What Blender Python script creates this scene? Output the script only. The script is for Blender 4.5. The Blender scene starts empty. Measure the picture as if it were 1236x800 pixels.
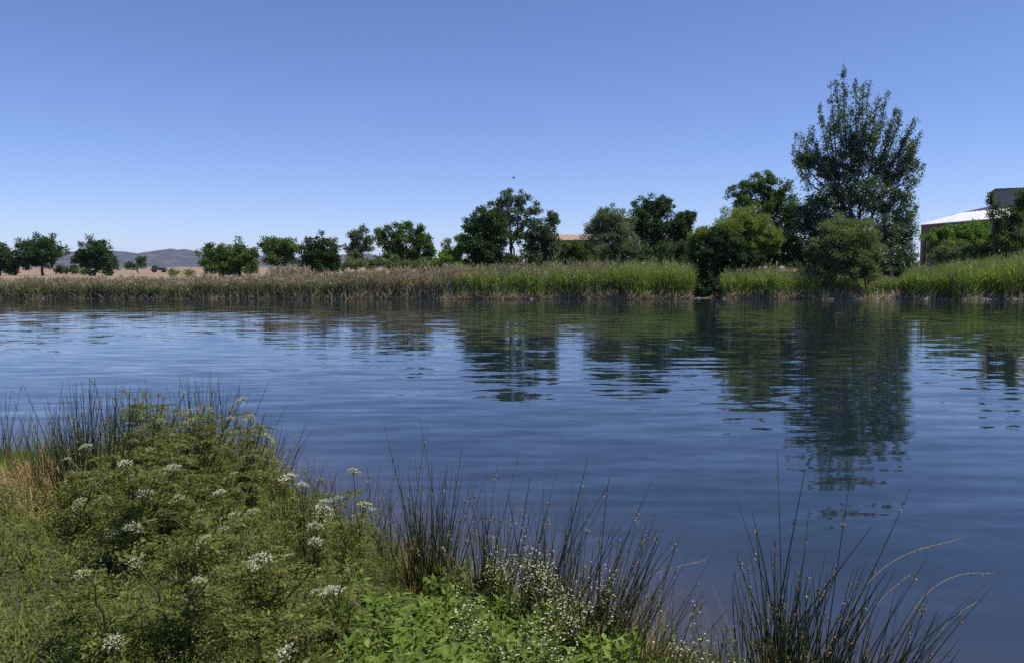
import bpy, math
import numpy as np
from mathutils import Vector

# ------------------------------------------------------------------ camera
SC = bpy.context.scene
COL = SC.collection
F, PW, PH = 950.0, 1236.0, 800.0          # focal length in photo pixels, photo size
CAMZ = 2.4
PITCH = math.atan(76.0 / F)
cam_d = bpy.data.cameras.new('camera')
cam_d.sensor_width = 36.0
cam_d.lens = F / PW * 36.0
cam_d.clip_start = 0.05
cam_d.clip_end = 60000
cam = bpy.data.objects.new('camera', cam_d)
COL.objects.link(cam)
cam.location = (0, 0, CAMZ)
cam.rotation_euler = (math.pi / 2 - PITCH, 0, 0)
SC.camera = cam

# ------------------------------------------------------------------ sky, sun, exposure
SUN_EL, SUN_AZ = math.radians(65), math.radians(102)      # azimuth clockwise from +Y
world = bpy.data.worlds.new('World')
SC.world = world
world.use_nodes = True
wn = world.node_tree
sky = wn.nodes.new('ShaderNodeTexSky')
sky.sky_type = 'NISHITA'
sky.sun_disc = False
sky.sun_elevation = SUN_EL
sky.sun_rotation = SUN_AZ
sky.altitude = 1500
sky.air_density = 1.0
sky.dust_density = 0.0
sky.ozone_density = 3.5
bg = wn.nodes['Background']
bg.inputs['Strength'].default_value = 0.074
tint = wn.nodes.new('ShaderNodeVectorMath')          # white balance of the phone camera
tint.operation = 'MULTIPLY'
tint.inputs[1].default_value = (1.06, 1.06, 1.36)
wn.links.new(sky.outputs[0], tint.inputs[0])
wn.links.new(tint.outputs[0], bg.inputs['Color'])
sun_d = bpy.data.lights.new('sun', 'SUN')
sun_d.energy = 5.0
sun_d.angle = math.radians(0.53)
sun_d.color = (1.0, 0.95, 0.87)
sun = bpy.data.objects.new('sun', sun_d)
COL.objects.link(sun)
sdir = Vector((math.sin(SUN_AZ) * math.cos(SUN_EL), math.cos(SUN_AZ) * math.cos(SUN_EL), math.sin(SUN_EL)))
sun.rotation_euler = sdir.to_track_quat('Z', 'Y').to_euler()
sun.location = (0, 0, 60)
SC.view_settings.view_transform = 'Standard'
SC.view_settings.look = 'None'
SC.view_settings.exposure = 0.5
SC.view_settings.gamma = 1.0
SC.view_settings.use_curve_mapping = False
SC.render.engine = 'CYCLES'
SC.cycles.max_bounces = 6
SC.cycles.diffuse_bounces = 3
SC.cycles.transmission_bounces = 3
SC.cycles.volume_bounces = 0
SC.cycles.use_denoising = False

# ------------------------------------------------------------------ helpers
CP, SP = math.cos(PITCH), math.sin(PITCH)


def at(x, y, d):
    """world point seen at photo pixel (x, y), at ground distance d"""
    u, v = (x - PW / 2) / F, (PH / 2 - y) / F
    s = d / (CP + v * SP)
    return np.array([u * s, d, CAMZ + s * (v * CP - SP)])


def sstep(a, b, x):
    t = np.clip((x - a) / (b - a), 0, 1)
    return t * t * (3 - 2 * t)


def near_edge(x):
    xs = [-400, -120, -60, -30, -15, -8, -5, -3, -1.7, -0.5, 0.4, 1.2, 2.2, 3.5, 6, 12, 40, 80, 400]
    ys = [60, 56, 34, 19.5, 13.2, 10.5, 9.6, 8.7, 7.2, 6.0, 5.1, 4.3, 3.3, 2.2, 0.6, -2, -8, -10, -12]
    return np.interp(x, xs, ys) + 0.12 * np.sin(2.1 * x) + 0.07 * np.sin(5.3 * x + 1)


def far_edge(x):
    xs = [-400, -120, -70, -40, 0, 15, 40, 70, 110, 400]
    ys = [57, 59, 62, 62.5, 61.5, 62.5, 61.5, 62, 50, 30]
    return np.interp(x, xs, ys) + 0.35 * np.sin(0.5 * x) + 0.2 * np.sin(1.7 * x + 1)


def ground_z(x, y):
    x = np.asarray(x, float)
    y = np.asarray(y, float)
    dn = (near_edge(x) - y) * 0.8
    df = y - far_edge(x)
    zn = -0.9 + 0.95 * sstep(-2.2, 0.05, dn) + 0.75 * sstep(0, 3.4, dn)
    zn = zn + np.where(dn > 0, 0.03 * np.sin(3.1 * x + 1) * np.sin(2.7 * y), 0)
    zf = -0.9 + 0.95 * sstep(-3, 0.05, df) + 0.55 * sstep(0, 4, df) + 0.4 * sstep(3, 16, df)
    zf = zf + 0.8 * sstep(0, 60, x - 28) * sstep(2, 14, df)
    far = sstep(150, 1500, y)
    zf = zf + far * (2.2 + 1.2 * np.sin(x * 0.004 + 1) * np.sin(y * 0.003))
    return np.where(dn > -2.5, np.maximum(zn, -0.9), zf)


def on_ground(x, y):
    """world point on the near bank seen at photo pixel (x, y)"""
    d = 4.5
    for _ in range(30):
        p = at(x, y, d)
        g = float(ground_z(p[0], p[1]))
        k = (CAMZ - g) / (CAMZ - p[2])
        d = d * (0.5 + 0.5 * k)
    p = at(x, y, d)
    while near_edge(p[0]) - p[1] < 0.0:
        d *= 0.985
        p = at(x, y, d)
    p[2] = float(ground_z(p[0], p[1]))
    return p


def np_mesh(name, V, polys, mats, matidx=None, attr=None, smooth=False):
    """polys: list of integer arrays (n, k)"""
    me = bpy.data.meshes.new(name)
    V = np.asarray(V, np.float32)
    me.vertices.add(len(V))
    me.vertices.foreach_set('co', V.ravel())
    loops = np.concatenate([p.ravel() for p in polys]).astype(np.int32)
    sizes = np.concatenate([np.full(len(p), p.shape[1]) for p in polys])
    starts = np.concatenate([[0], np.cumsum(sizes)[:-1]]).astype(np.int32)
    me.loops.add(len(loops))
    me.loops.foreach_set('vertex_index', loops)
    me.polygons.add(len(sizes))
    me.polygons.foreach_set('loop_start', starts)
    for m in mats:
        me.materials.append(m)
    if matidx is not None:
        me.polygons.foreach_set('material_index', np.asarray(matidx, np.int32))
    me.polygons.foreach_set('use_smooth', np.full(len(sizes), smooth, bool))
    if attr is not None:
        a = me.attributes.new('t', 'FLOAT', 'POINT')
        a.data.foreach_set('value', np.asarray(attr, np.float32))
    me.update(calc_edges=True)
    return me


class MB:
    """collects vertices, faces, a 0..1 attribute and material indices"""

    def __init__(self):
        self.V, self.P, self.T, self.M, self.n = [], [], [], [], 0

    def add(self, V, polys, t=None, m=0):
        V = np.asarray(V, float).reshape(-1, 3)
        for p in polys:
            p = np.asarray(p)
            self.P.append(p + self.n)
            self.M.append(np.full(len(p), m))
        self.V.append(V)
        self.T.append(np.zeros(len(V)) if t is None else np.asarray(t, float).ravel())
        self.n += len(V)

    def leaves(self, P, A, S, L, W, fold=0.15, t=None, m=0):
        """diamond leaves: base P, axis A, side S"""
        n = len(P)
        L = np.broadcast_to(L, (n,))[:, None]
        W = np.broadcast_to(W, (n,))[:, None]
        N = np.cross(A, S)
        mid = P + A * L * 0.45
        V = np.stack([P, mid + S * W * 0.5 + N * W * fold, P + A * L, mid - S * W * 0.5 + N * W * fold], 1)
        q = np.arange(n * 4).reshape(n, 4)
        self.add(V, [q], np.repeat(np.zeros(n) if t is None else t, 4), m)

    def ribbons(self, pts, width, side, taper=1.6, m=0, wmin=0.04, tt=None):
        n, k, _ = pts.shape
        t = np.linspace(0, 1, k)
        w = np.maximum(1 - t ** taper, wmin)[None, :, None] * np.broadcast_to(width, (n,))[:, None, None] * 0.5
        side = side[:, None, :]
        V = np.stack([pts - side * w, pts + side * w], 2).reshape(-1, 3)
        base = (np.arange(n) * k * 2)[:, None] + (np.arange(k - 1) * 2)[None, :]
        b = base.ravel()
        q = np.stack([b, b + 1, b + 3, b + 2], 1)
        T = np.repeat(np.broadcast_to(t if tt is None else tt, (n, k)).ravel(), 2)
        self.add(V, [q], T, m)

    def tubes(self, pts, rad, sides=4, taper=0.75, m=0, tt=None):
        """pts (n,k,3); rad (n,) base radius; the end keeps (1-taper) of it"""
        n, k, _ = pts.shape
        t = np.linspace(0, 1, k)
        rad = np.broadcast_to(rad, (n,))
        r = rad[:, None] * (1 - taper * t)[None, :]
        D = np.gradient(pts, axis=1)
        D /= np.linalg.norm(D, axis=2, keepdims=True) + 1e-9
        ref = np.where(np.abs(D[..., 2:3]) < 0.9, np.array([0, 0, 1.0]), np.array([1.0, 0, 0]))
        ref = np.repeat(ref[:, :1], k, 1)
        S = np.cross(D, ref)
        S /= np.linalg.norm(S, axis=2, keepdims=True) + 1e-9
        U = np.cross(S, D)
        a = np.arange(sides) / sides * 2 * math.pi
        V = pts[:, :, None, :] + r[:, :, None, None] * (S[:, :, None, :] * np.cos(a)[None, None, :, None] + U[:, :, None, :] * np.sin(a)[None, None, :, None])
        base = (np.arange(n) * k * sides)[:, None, None] + (np.arange(k - 1) * sides)[None, :, None]
        j = np.arange(sides)[None, None, :]
        j2 = (j + 1) % sides
        q = np.stack([base + j, base + j2, base + sides + j2, base + sides + j], 3).reshape(-1, 4)
        T = np.repeat(np.broadcast_to(t if tt is None else tt, (n, k)).ravel(), sides)
        self.add(V, [q], T, m)

    def box(self, c, s, m=0, R=None):
        c = np.asarray(c, float)
        s = np.asarray(s, float) / 2
        v = np.array([[i, j, k] for i in (-1, 1) for j in (-1, 1) for k in (-1, 1)], float) * s
        if R is not None:
            v = v @ R.T
        self.add(v + c, [np.array([[0, 1, 3, 2], [4, 6, 7, 5], [0, 4, 5, 1], [2, 3, 7, 6], [0, 2, 6, 4], [1, 5, 7, 3]])], None, m)

    def mesh(self, name, mats, smooth=False):
        mats = mats if isinstance(mats, (list, tuple)) else [mats]
        V = np.concatenate(self.V)
        return np_mesh(name, V, self.P, mats, np.concatenate(self.M), np.concatenate(self.T), smooth)

    def build(self, name, mats, parent=None, smooth=False, origin=None):
        if origin is not None:
            o_ = np.asarray(origin, float)
            self.V = [v - o_ for v in self.V]
        ob = bpy.data.objects.new(name, self.mesh(name, mats, smooth))
        COL.objects.link(ob)
        if parent is not None:
            ob.parent = parent
        elif origin is not None:
            ob.location = origin
        return ob


def unit(v):
    return v / (np.linalg.norm(v, axis=-1, keepdims=True) + 1e-9)


def rand_dirs(rng, n, zb=0.0):
    v = rng.normal(size=(n, 3))
    v[:, 2] += zb
    return unit(v)


def perp(rng, A):
    r = rng.normal(size=A.shape)
    return unit(np.cross(A, r))


def thing(name, label, cat, loc, group=None):
    o = bpy.data.objects.new(name, None)
    COL.objects.link(o)
    o.location = loc
    o.empty_display_size = 0.2
    o['label'] = label
    o['category'] = cat
    if group:
        o['group'] = group
    return o


def tag(o, label, cat, group=None, kind=None):
    o['label'] = label
    o['category'] = cat
    if group:
        o['group'] = group
    if kind:
        o['kind'] = kind
    return o


# ------------------------------------------------------------------ materials
def new_mat(name):
    m = bpy.data.materials.new(name)
    m.use_nodes = True
    nt = m.node_tree
    nt.nodes.clear()
    out = nt.nodes.new('ShaderNodeOutputMaterial')
    return m, nt, out


def ramp(nt, src, stops):
    r = nt.nodes.new('ShaderNodeValToRGB')
    el = r.color_ramp.elements
    while len(el) < len(stops):
        el.new(0.5)
    for e, (p, c) in zip(el, stops):
        e.position = p
        e.color = (*c, 1)
    nt.links.new(src, r.inputs[0])
    return r.outputs[0]


def mixc(nt, fac, a, b, mode='MIX'):
    n = nt.nodes.new('ShaderNodeMix')
    n.data_type = 'RGBA'
    n.blend_type = mode
    for s, v in ((n.inputs[0], fac), (n.inputs[6], a), (n.inputs[7], b)):
        if isinstance(v, bpy.types.NodeSocket):
            nt.links.new(v, s)
        else:
            s.default_value = v if isinstance(v, (int, float)) else (*v, 1)
    return n.outputs[2]


def noise(nt, scale, detail=3, vec=None, rough=0.55):
    n = nt.nodes.new('ShaderNodeTexNoise')
    n.inputs['Scale'].default_value = scale
    n.inputs['Detail'].default_value = detail
    n.inputs['Roughness'].default_value = rough
    if vec is not None:
        nt.links.new(vec, n.inputs['Vector'])
    return n


def leaf_mat(name, lo, mid, hi, trans=0.35, along=None, rough=0.6, patch=1.0, spec=0.16):
    """leaf or stem: colour varies leaf by leaf and by patches; along = colours from foot to tip"""
    m, nt, out = new_mat(name)
    geo = nt.nodes.new('ShaderNodeNewGeometry')
    col = ramp(nt, geo.outputs['Random Per Island'], [(0.0, lo), (0.5, mid), (1.0, hi)])
    if along:
        at_ = nt.nodes.new('ShaderNodeAttribute')
        at_.attribute_name = 't'
        c2 = ramp(nt, at_.outputs['Fac'], along)
        col = mixc(nt, 0.65, col, c2)
    nz = noise(nt, patch, 2)
    tc = nt.nodes.new('ShaderNodeTexCoord')
    nt.links.new(tc.outputs['Object'], nz.inputs['Vector'])
    k = ramp(nt, nz.outputs['Fac'], [(0.3, (0.72, 0.76, 0.72)), (0.7, (1.25, 1.2, 1.15))])
    col = mixc(nt, 1.0, col, k, 'MULTIPLY')
    b = nt.nodes.new('ShaderNodeBsdfPrincipled')
    nt.links.new(col, b.inputs['Base Color'])
    b.inputs['Roughness'].default_value = rough
    b.inputs['Specular IOR Level'].default_value = spec
    if trans > 0:
        tr = nt.nodes.new('ShaderNodeBsdfTranslucent')
        c3 = mixc(nt, 1.0, col, (1.15, 1.25, 0.6), 'MULTIPLY')
        nt.links.new(c3, tr.inputs['Color'])
        mx = nt.nodes.new('ShaderNodeMixShader')
        mx.inputs[0].default_value = trans
        nt.links.new(b.outputs[0], mx.inputs[1])
        nt.links.new(tr.outputs[0], mx.inputs[2])
        nt.links.new(mx.outputs[0], out.inputs['Surface'])
    else:
        nt.links.new(b.outputs[0], out.inputs['Surface'])
    return m


def plain_mat(name, c1, c2, scale=4, rough=0.8, metal=0.0, bump=0.0):
    m, nt, out = new_mat(name)
    tc = nt.nodes.new('ShaderNodeTexCoord')
    nz = noise(nt, scale, 5, tc.outputs['Object'])
    col = ramp(nt, nz.outputs['Fac'], [(0.3, c1), (0.7, c2)])
    b = nt.nodes.new('ShaderNodeBsdfPrincipled')
    nt.links.new(col, b.inputs['Base Color'])
    b.inputs['Roughness'].default_value = rough
    b.inputs['Metallic'].default_value = metal
    if bump:
        bp = nt.nodes.new('ShaderNodeBump')
        bp.inputs['Strength'].default_value = bump
        nt.links.new(nz.outputs['Fac'], bp.inputs['Height'])
        nt.links.new(bp.outputs[0], b.inputs['Normal'])
    nt.links.new(b.outputs[0], out.inputs['Surface'])
    return m


M = {}
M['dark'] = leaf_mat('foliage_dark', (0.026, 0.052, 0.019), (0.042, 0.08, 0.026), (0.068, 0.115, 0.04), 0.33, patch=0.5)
M['mid'] = leaf_mat('foliage_mid', (0.045, 0.085, 0.022), (0.075, 0.13, 0.032), (0.11, 0.17, 0.045), 0.4, patch=0.5)
M['ash'] = leaf_mat('foliage_ash', (0.04, 0.075, 0.04), (0.065, 0.11, 0.055), (0.1, 0.15, 0.085), 0.35, patch=0.4, rough=0.4, spec=0.6)
M['grey'] = leaf_mat('foliage_grey', (0.075, 0.11, 0.06), (0.11, 0.15, 0.08), (0.15, 0.19, 0.11), 0.35, patch=0.5)
M['olive'] = leaf_mat('foliage_olive', (0.085, 0.12, 0.05), (0.12, 0.16, 0.068), (0.17, 0.205, 0.095), 0.4, patch=0.6)
M['lime'] = leaf_mat('foliage_lime', (0.12, 0.16, 0.035), (0.17, 0.21, 0.05), (0.22, 0.26, 0.08), 0.45, patch=0.6)
M['bright'] = leaf_mat('foliage_bright', (0.07, 0.14, 0.03), (0.11, 0.2, 0.035), (0.15, 0.25, 0.06), 0.45, patch=0.6)
M['bark'] = plain_mat('bark', (0.05, 0.04, 0.03), (0.12, 0.1, 0.08), 6, 0.9, bump=0.4)
M['reed'] = leaf_mat('reed_green', (0.14, 0.21, 0.04), (0.22, 0.3, 0.055), (0.32, 0.39, 0.1), 0.5, patch=0.35,
                     along=[(0.0, (0.26, 0.21, 0.13)), (0.2, (0.16, 0.2, 0.06)), (0.8, (0.17, 0.25, 0.06)), (1.0, (0.22, 0.28, 0.1))])
M['sedge'] = leaf_mat('sedge_grey', (0.11, 0.135, 0.06), (0.17, 0.18, 0.09), (0.27, 0.25, 0.15), 0.35, patch=0.3,
                      along=[(0.0, (0.2, 0.18, 0.11)), (0.3, (0.11, 0.15, 0.06)), (0.7, (0.2, 0.21, 0.11)), (1.0, (0.36, 0.32, 0.26))])
M['straw'] = leaf_mat('dry_straw', (0.2, 0.15, 0.115), (0.33, 0.265, 0.21), (0.5, 0.43, 0.36), 0.35, patch=0.4)
M['rush'] = leaf_mat('rush_stem', (0.018, 0.03, 0.012), (0.032, 0.05, 0.02), (0.06, 0.08, 0.035), 0.12, patch=3, rough=0.4,
                     along=[(0.0, (0.10, 0.07, 0.03)), (0.25, (0.035, 0.05, 0.02)), (0.85, (0.035, 0.055, 0.025)), (1.0, (0.1, 0.09, 0.06))])
M['rushdry'] = leaf_mat('rush_dry', (0.13, 0.06, 0.02), (0.22, 0.125, 0.055), (0.4, 0.3, 0.18), 0.2, patch=3)
M['seed'] = leaf_mat('seed_head', (0.12, 0.09, 0.05), (0.2, 0.16, 0.09), (0.32, 0.28, 0.18), 0.2, patch=5)
M['grass'] = leaf_mat('lawn_grass', (0.08, 0.125, 0.02), (0.145, 0.195, 0.03), (0.27, 0.27, 0.08), 0.45, patch=2.2,
                      along=[(0.0, (0.08, 0.09, 0.03)), (0.5, (0.15, 0.195, 0.034)), (1.0, (0.26, 0.27, 0.075))])
M['herb'] = leaf_mat('herb_leaf', (0.065, 0.092, 0.019), (0.13, 0.152, 0.034), (0.26, 0.245, 0.09), 0.45, patch=2.5)
M['herbstem'] = leaf_mat('herb_stem', (0.06, 0.08, 0.03), (0.08, 0.105, 0.04), (0.12, 0.12, 0.06), 0.1, patch=4)
M['yherb'] = leaf_mat('yellow_herb_leaf', (0.11, 0.125, 0.026), (0.19, 0.2, 0.046), (0.33, 0.29, 0.12), 0.45, patch=2.5)
M['weed'] = leaf_mat('weed_leaf', (0.085, 0.145, 0.025), (0.14, 0.21, 0.038), (0.22, 0.29, 0.075), 0.5, patch=3)
M['white'] = leaf_mat('white_petal', (0.36, 0.38, 0.26), (0.55, 0.55, 0.45), (0.72, 0.72, 0.65), 0.3, patch=8)
M['cream'] = leaf_mat('cream_umbel', (0.3, 0.31, 0.16), (0.44, 0.44, 0.27), (0.6, 0.59, 0.44), 0.3, patch=8)
M['seedumbel'] = leaf_mat('seed_umbel', (0.14, 0.15, 0.05), (0.22, 0.2, 0.08), (0.33, 0.26, 0.13), 0.3, patch=8)


def ground_mat():
    m, nt, out = new_mat('ground_soil')
    tc = nt.nodes.new('ShaderNodeTexCoord')
    sep = nt.nodes.new('ShaderNodeSeparateXYZ')
    nt.links.new(tc.outputs['Object'], sep.inputs[0])
    n1 = noise(nt, 6, 5, tc.outputs['Object'])
    n2 = noise(nt, 0.05, 5, tc.outputs['Object'])
    near = ramp(nt, n1.outputs['Fac'], [(0.3, (0.022, 0.026, 0.009)), (0.7, (0.045, 0.055, 0.018))])
    far = ramp(nt, n2.outputs['Fac'], [(0.3, (0.13, 0.085, 0.05)), (0.5, (0.19, 0.135, 0.085)), (0.7, (0.22, 0.17, 0.11))])
    n3 = noise(nt, 0.6, 6, tc.outputs['Object'], 0.7)
    k3 = ramp(nt, n3.outputs['Fac'], [(0.3, (0.6, 0.62, 0.55)), (0.5, (1, 0.98, 0.95)), (0.7, (1.35, 1.25, 1.0))])
    far = mixc(nt, 1.0, far, k3, 'MULTIPLY')
    mr = nt.nodes.new('ShaderNodeMapRange')
    mr.inputs[1].default_value = 58
    mr.inputs[2].default_value = 90
    nt.links.new(sep.outputs['Y'], mr.inputs[0])
    c = mixc(nt, mr.outputs[0], near, far)
    mud = nt.nodes.new('ShaderNodeMapRange')
    mud.inputs[1].default_value = 0.02
    mud.inputs[2].default_value = 0.14
    nt.links.new(sep.outputs['Z'], mud.inputs[0])
    c = mixc(nt, mud.outputs[0], (0.04, 0.034, 0.024), c)
    b = nt.nodes.new('ShaderNodeBsdfPrincipled')
    b.inputs['Roughness'].default_value = 0.95
    nt.links.new(c, b.inputs['Base Color'])
    bp = nt.nodes.new('ShaderNodeBump')
    bp.inputs['Strength'].default_value = 0.5
    bp.inputs['Distance'].default_value = 0.05
    nt.links.new(n1.outputs['Fac'], bp.inputs['Height'])
    nt.links.new(bp.outputs[0], b.inputs['Normal'])
    nt.links.new(b.outputs[0], out.inputs['Surface'])
    return m


def water_mat():
    m, nt, out = new_mat('pond_water')
    L = nt.links.new
    tc = nt.nodes.new('ShaderNodeTexCoord')

    def layer(sx, sy, rot, scale, detail, rough=0.5):
        mp = nt.nodes.new('ShaderNodeMapping')
        mp.inputs['Scale'].default_value = (sx, sy, 1)
        mp.inputs['Rotation'].default_value = (0, 0, rot)
        L(tc.outputs['Object'], mp.inputs['Vector'])
        return noise(nt, scale, detail, mp.outputs[0], rough)

    def sub_mul(src, k):
        a = nt.nodes.new('ShaderNodeMath')
        a.operation = 'SUBTRACT'
        L(src, a.inputs[0])
        a.inputs[1].default_value = 0.5
        b = nt.nodes.new('ShaderNodeMath')
        b.operation = 'MULTIPLY'
        L(a.outputs[0], b.inputs[0])
        if isinstance(k, float):
            b.inputs[1].default_value = k
        else:
            L(k, b.inputs[1])
        return b.outputs[0]

    def addn(a, b):
        n = nt.nodes.new('ShaderNodeMath')
        n.operation = 'ADD'
        L(a, n.inputs[0])
        L(b, n.inputs[1])
        return n.outputs[0]

    big = layer(0.35, 1.0, 0.06, 0.10, 2)            # calm and ruffled areas
    amp = nt.nodes.new('ShaderNodeMapRange')
    amp.inputs[1].default_value = 0.35
    amp.inputs[2].default_value = 0.65
    amp.inputs[3].default_value = 0.6
    amp.inputs[4].default_value = 1.25
    L(big.outputs['Fac'], amp.inputs[0])
    w1 = layer(0.24, 1.0, -0.13, 2.4, 2)               # long wavelets
    w2 = layer(0.25, 1.0, -0.2, 0.6, 1)             # slow swell
    w3 = layer(0.45, 1.0, 0.2, 6.0, 2)                # fine ripple
    sy = addn(addn(sub_mul(w1.outputs['Fac'], 0.15), sub_mul(w2.outputs['Fac'], 0.05)), sub_mul(w3.outputs['Fac'], 0.06))
    sx = sub_mul(w3.outputs['Color'], 0.02)
    sm = nt.nodes.new('ShaderNodeMath')
    sm.operation = 'MULTIPLY'
    L(sy, sm.inputs[0])
    L(amp.outputs[0], sm.inputs[1])
    cb = nt.nodes.new('ShaderNodeCombineXYZ')
    L(sx, cb.inputs[0])
    L(sm.outputs[0], cb.inputs[1])
    cb.inputs[2].default_value = 1.0
    nm = nt.nodes.new('ShaderNodeVectorMath')
    nm.operation = 'NORMALIZE'
    L(cb.outputs[0], nm.inputs[0])
    at_ = nt.nodes.new('ShaderNodeAttribute')
    at_.attribute_name = 't'
    c = ramp(nt, at_.outputs['Fac'], [(0.0, (0.008, 0.014, 0.017)), (0.45, (0.018, 0.024, 0.034)), (0.8, (0.036, 0.035, 0.042)), (1.0, (0.055, 0.047, 0.046))])
    b = nt.nodes.new('ShaderNodeBsdfPrincipled')
    L(c, b.inputs['Base Color'])
    b.inputs['Roughness'].default_value = 0.03
    b.inputs['IOR'].default_value = 1.55
    L(nm.outputs[0], b.inputs['Normal'])
    L(b.outputs[0], out.inputs['Surface'])
    return m


# ------------------------------------------------------------------ ground, water, hills
def spaced(lo, hi, fine_lo, fine_hi, step, grow):
    a = list(np.arange(fine_lo, fine_hi, step))
    s, x = step, fine_hi
    while x < hi:
        a.append(x)
        s *= grow
        x += s
    a.append(hi)
    s, x = step, fine_lo
    left = []
    while x > lo:
        s *= grow
        x -= s
        left.append(max(x, lo))
    return np.array(left[::-1] + a)


def grid_obj(name, xs, ys, zf, mat, tf=None, smooth=True):
    X, Y = np.meshgrid(xs, ys)
    Z = zf(X, Y)
    V = np.stack([X, Y, Z], 2).reshape(-1, 3)
    nx, ny = len(xs), len(ys)
    i = (np.arange(ny - 1)[:, None] * nx + np.arange(nx - 1)[None, :]).ravel()
    q = np.stack([i, i + 1, i + nx + 1, i + nx], 1)
    me = np_mesh(name, V, [q], [mat], None, None if tf is None else tf(X, Y).ravel(), smooth)
    o = bpy.data.objects.new(name, me)
    COL.objects.link(o)
    return o


gx = spaced(-9000, 9000, -9, 6, 0.25, 1.11)
ya = spaced(-60, 50, -2, 12, 0.25, 1.13)
yb = np.concatenate([np.arange(50.5, 85, 0.8), 85 * 1.09 ** np.arange(1, 60)])
gy = np.concatenate([ya[ya < 50], yb[yb < 9000], [9000]])
g = grid_obj('ground', gx, gy, ground_z, ground_mat())
g['kind'] = 'structure'

wx = spaced(-130, 110, -9, 8, 0.25, 1.12)
wy = np.concatenate([np.arange(-12, 14, 0.25), np.arange(14, 66, 1.0)])


def shallow(X, Y):
    d = Y - near_edge(X)
    return np.clip(1 - d / 4.2, 0, 1)


w = grid_obj('pond_water', wx, wy, lambda X, Y: X * 0.0, water_mat(), shallow)
w['kind'] = 'structure'


def hill_mat():
    m, nt, out = new_mat('hill_scrub')
    tc = nt.nodes.new('ShaderNodeTexCoord')
    n1 = noise(nt, 0.011, 7, tc.outputs['Object'], 0.7)
    c = ramp(nt, n1.outputs['Fac'], [(0.38, (0.025, 0.03, 0.024)), (0.52, (0.045, 0.042, 0.032)), (0.66, (0.12, 0.09, 0.07))])
    b = nt.nodes.new('ShaderNodeBsdfPrincipled')
    b.inputs['Roughness'].default_value = 1.0
    nt.links.new(c, b.inputs['Base Color'])
    nt.links.new(b.outputs[0], out.inputs['Surface'])
    return m


def hill_z(X, Y):
    ridge_px = [-700, -250, -60, 0, 80, 120, 148, 165, 185, 205, 225, 245, 275, 310, 360, 400, 440, 470, 520, 580, 700]
    ridge_y = [318, 312, 305, 304, 305, 303, 303, 306.5, 304, 301, 301.5, 304, 306, 308, 311, 309, 306, 311, 317, 322, 326]
    px = X / 5200.0 * F + PW / 2
    top = CAMZ + (324 - np.interp(px, ridge_px, ridge_y)) / F * 5200
    s = np.clip((Y - 4300) / 900.0, 0, 1)
    prof = s ** 1.2
    back = 1 - 0.5 * np.clip((Y - 5200) / 900, 0, 1)
    gul = 1 + 0.16 * np.sin(X * 0.011 + Y * 0.004) * (1 - s) + 0.1 * np.sin(X * 0.023 - Y * 0.006 + 2) * (1 - s)
    rough = 3.0 * np.sin(X * 0.031) * np.sin(X * 0.0173 + Y * 0.012) + 2.0 * np.sin(X * 0.067 + 1.3)
    return -2 + (top + 2) * prof * back * gul + rough * s


h = grid_obj('hills', np.arange(-8000, 600, 45.0), np.arange(4300, 6101, 60.0), hill_z, hill_mat())
h['kind'] = 'structure'


# ------------------------------------------------------------------ trees and shrubs
def lobes_world(lobes, d):
    out = []
    for l in lobes:
        cx, cy, rx, ry = l[:4]
        dd = d + (l[4] if len(l) > 4 else 0)
        c = at(cx, cy, dd)
        k = dd / F
        out.append((c, np.array([rx * k, rx * k * 0.85, ry * k])))
    return out


def crown_leaves(mb, rng, c, R, leaf, lai=4.0, up=0.3, rc=0.16, shell=2.0, narrow=0.5, droop=0.0):
    """leaves in clumps spread through one lobe of the crown; returns clump centres"""
    area = math.pi * R[0] * R[2]
    n_leaf = int(1.5 * lai * area / (leaf * leaf * narrow * 0.5))
    ncl = max(8, int(n_leaf / 70))
    u = rand_dirs(rng, ncl)
    bump = 1 + 0.16 * np.sin(u[:, 0] * 5 + rng.uniform(0, 6)) * np.sin(u[:, 2] * 6 + rng.uniform(0, 6)) + rng.normal(0, 0.09, ncl)
    rr = rng.uniform(0, 1, ncl) ** (1 / shell) * bump
    C = c + u * rr[:, None] * R
    rcl = rc * (R[0] * R[1] * R[2]) ** (1 / 3) * rng.uniform(0.6, 1.4, ncl)
    rcl = np.maximum(rcl, leaf * 0.9)
    idx = rng.integers(0, ncl, n_leaf)
    off = rng.normal(size=(n_leaf, 3)) * np.array([1, 1, 0.8])
    P = C[idx] + off * rcl[idx][:, None] * 0.62
    A = unit(rand_dirs(rng, n_leaf) + unit(off) * 0.6 + np.array([0, 0, up - droop]))
    S = perp(rng, A)
    S = unit(S * np.array([1, 1, 0.6]))
    mb.leaves(P, A, S, leaf * rng.uniform(0.7, 1.35, n_leaf), leaf * narrow * rng.uniform(0.8, 1.2, n_leaf))
    return C


def limb_path(rng, p, q, k=6, sag=0.0, wob=0.06):
    t = np.linspace(0, 1, k)[:, None]
    L = np.linalg.norm(q - p)
    w_ = rng.normal(size=(1, 3)) * L * wob
    w2 = rng.normal(size=(1, 3)) * L * wob * 0.6
    pts = p + (q - p) * t + w_ * np.sin(t * math.pi) + w2 * np.sin(2 * t * math.pi)
    pts[:, 2] += sag * L * np.sin(t[:, 0] * math.pi)
    return pts


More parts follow.
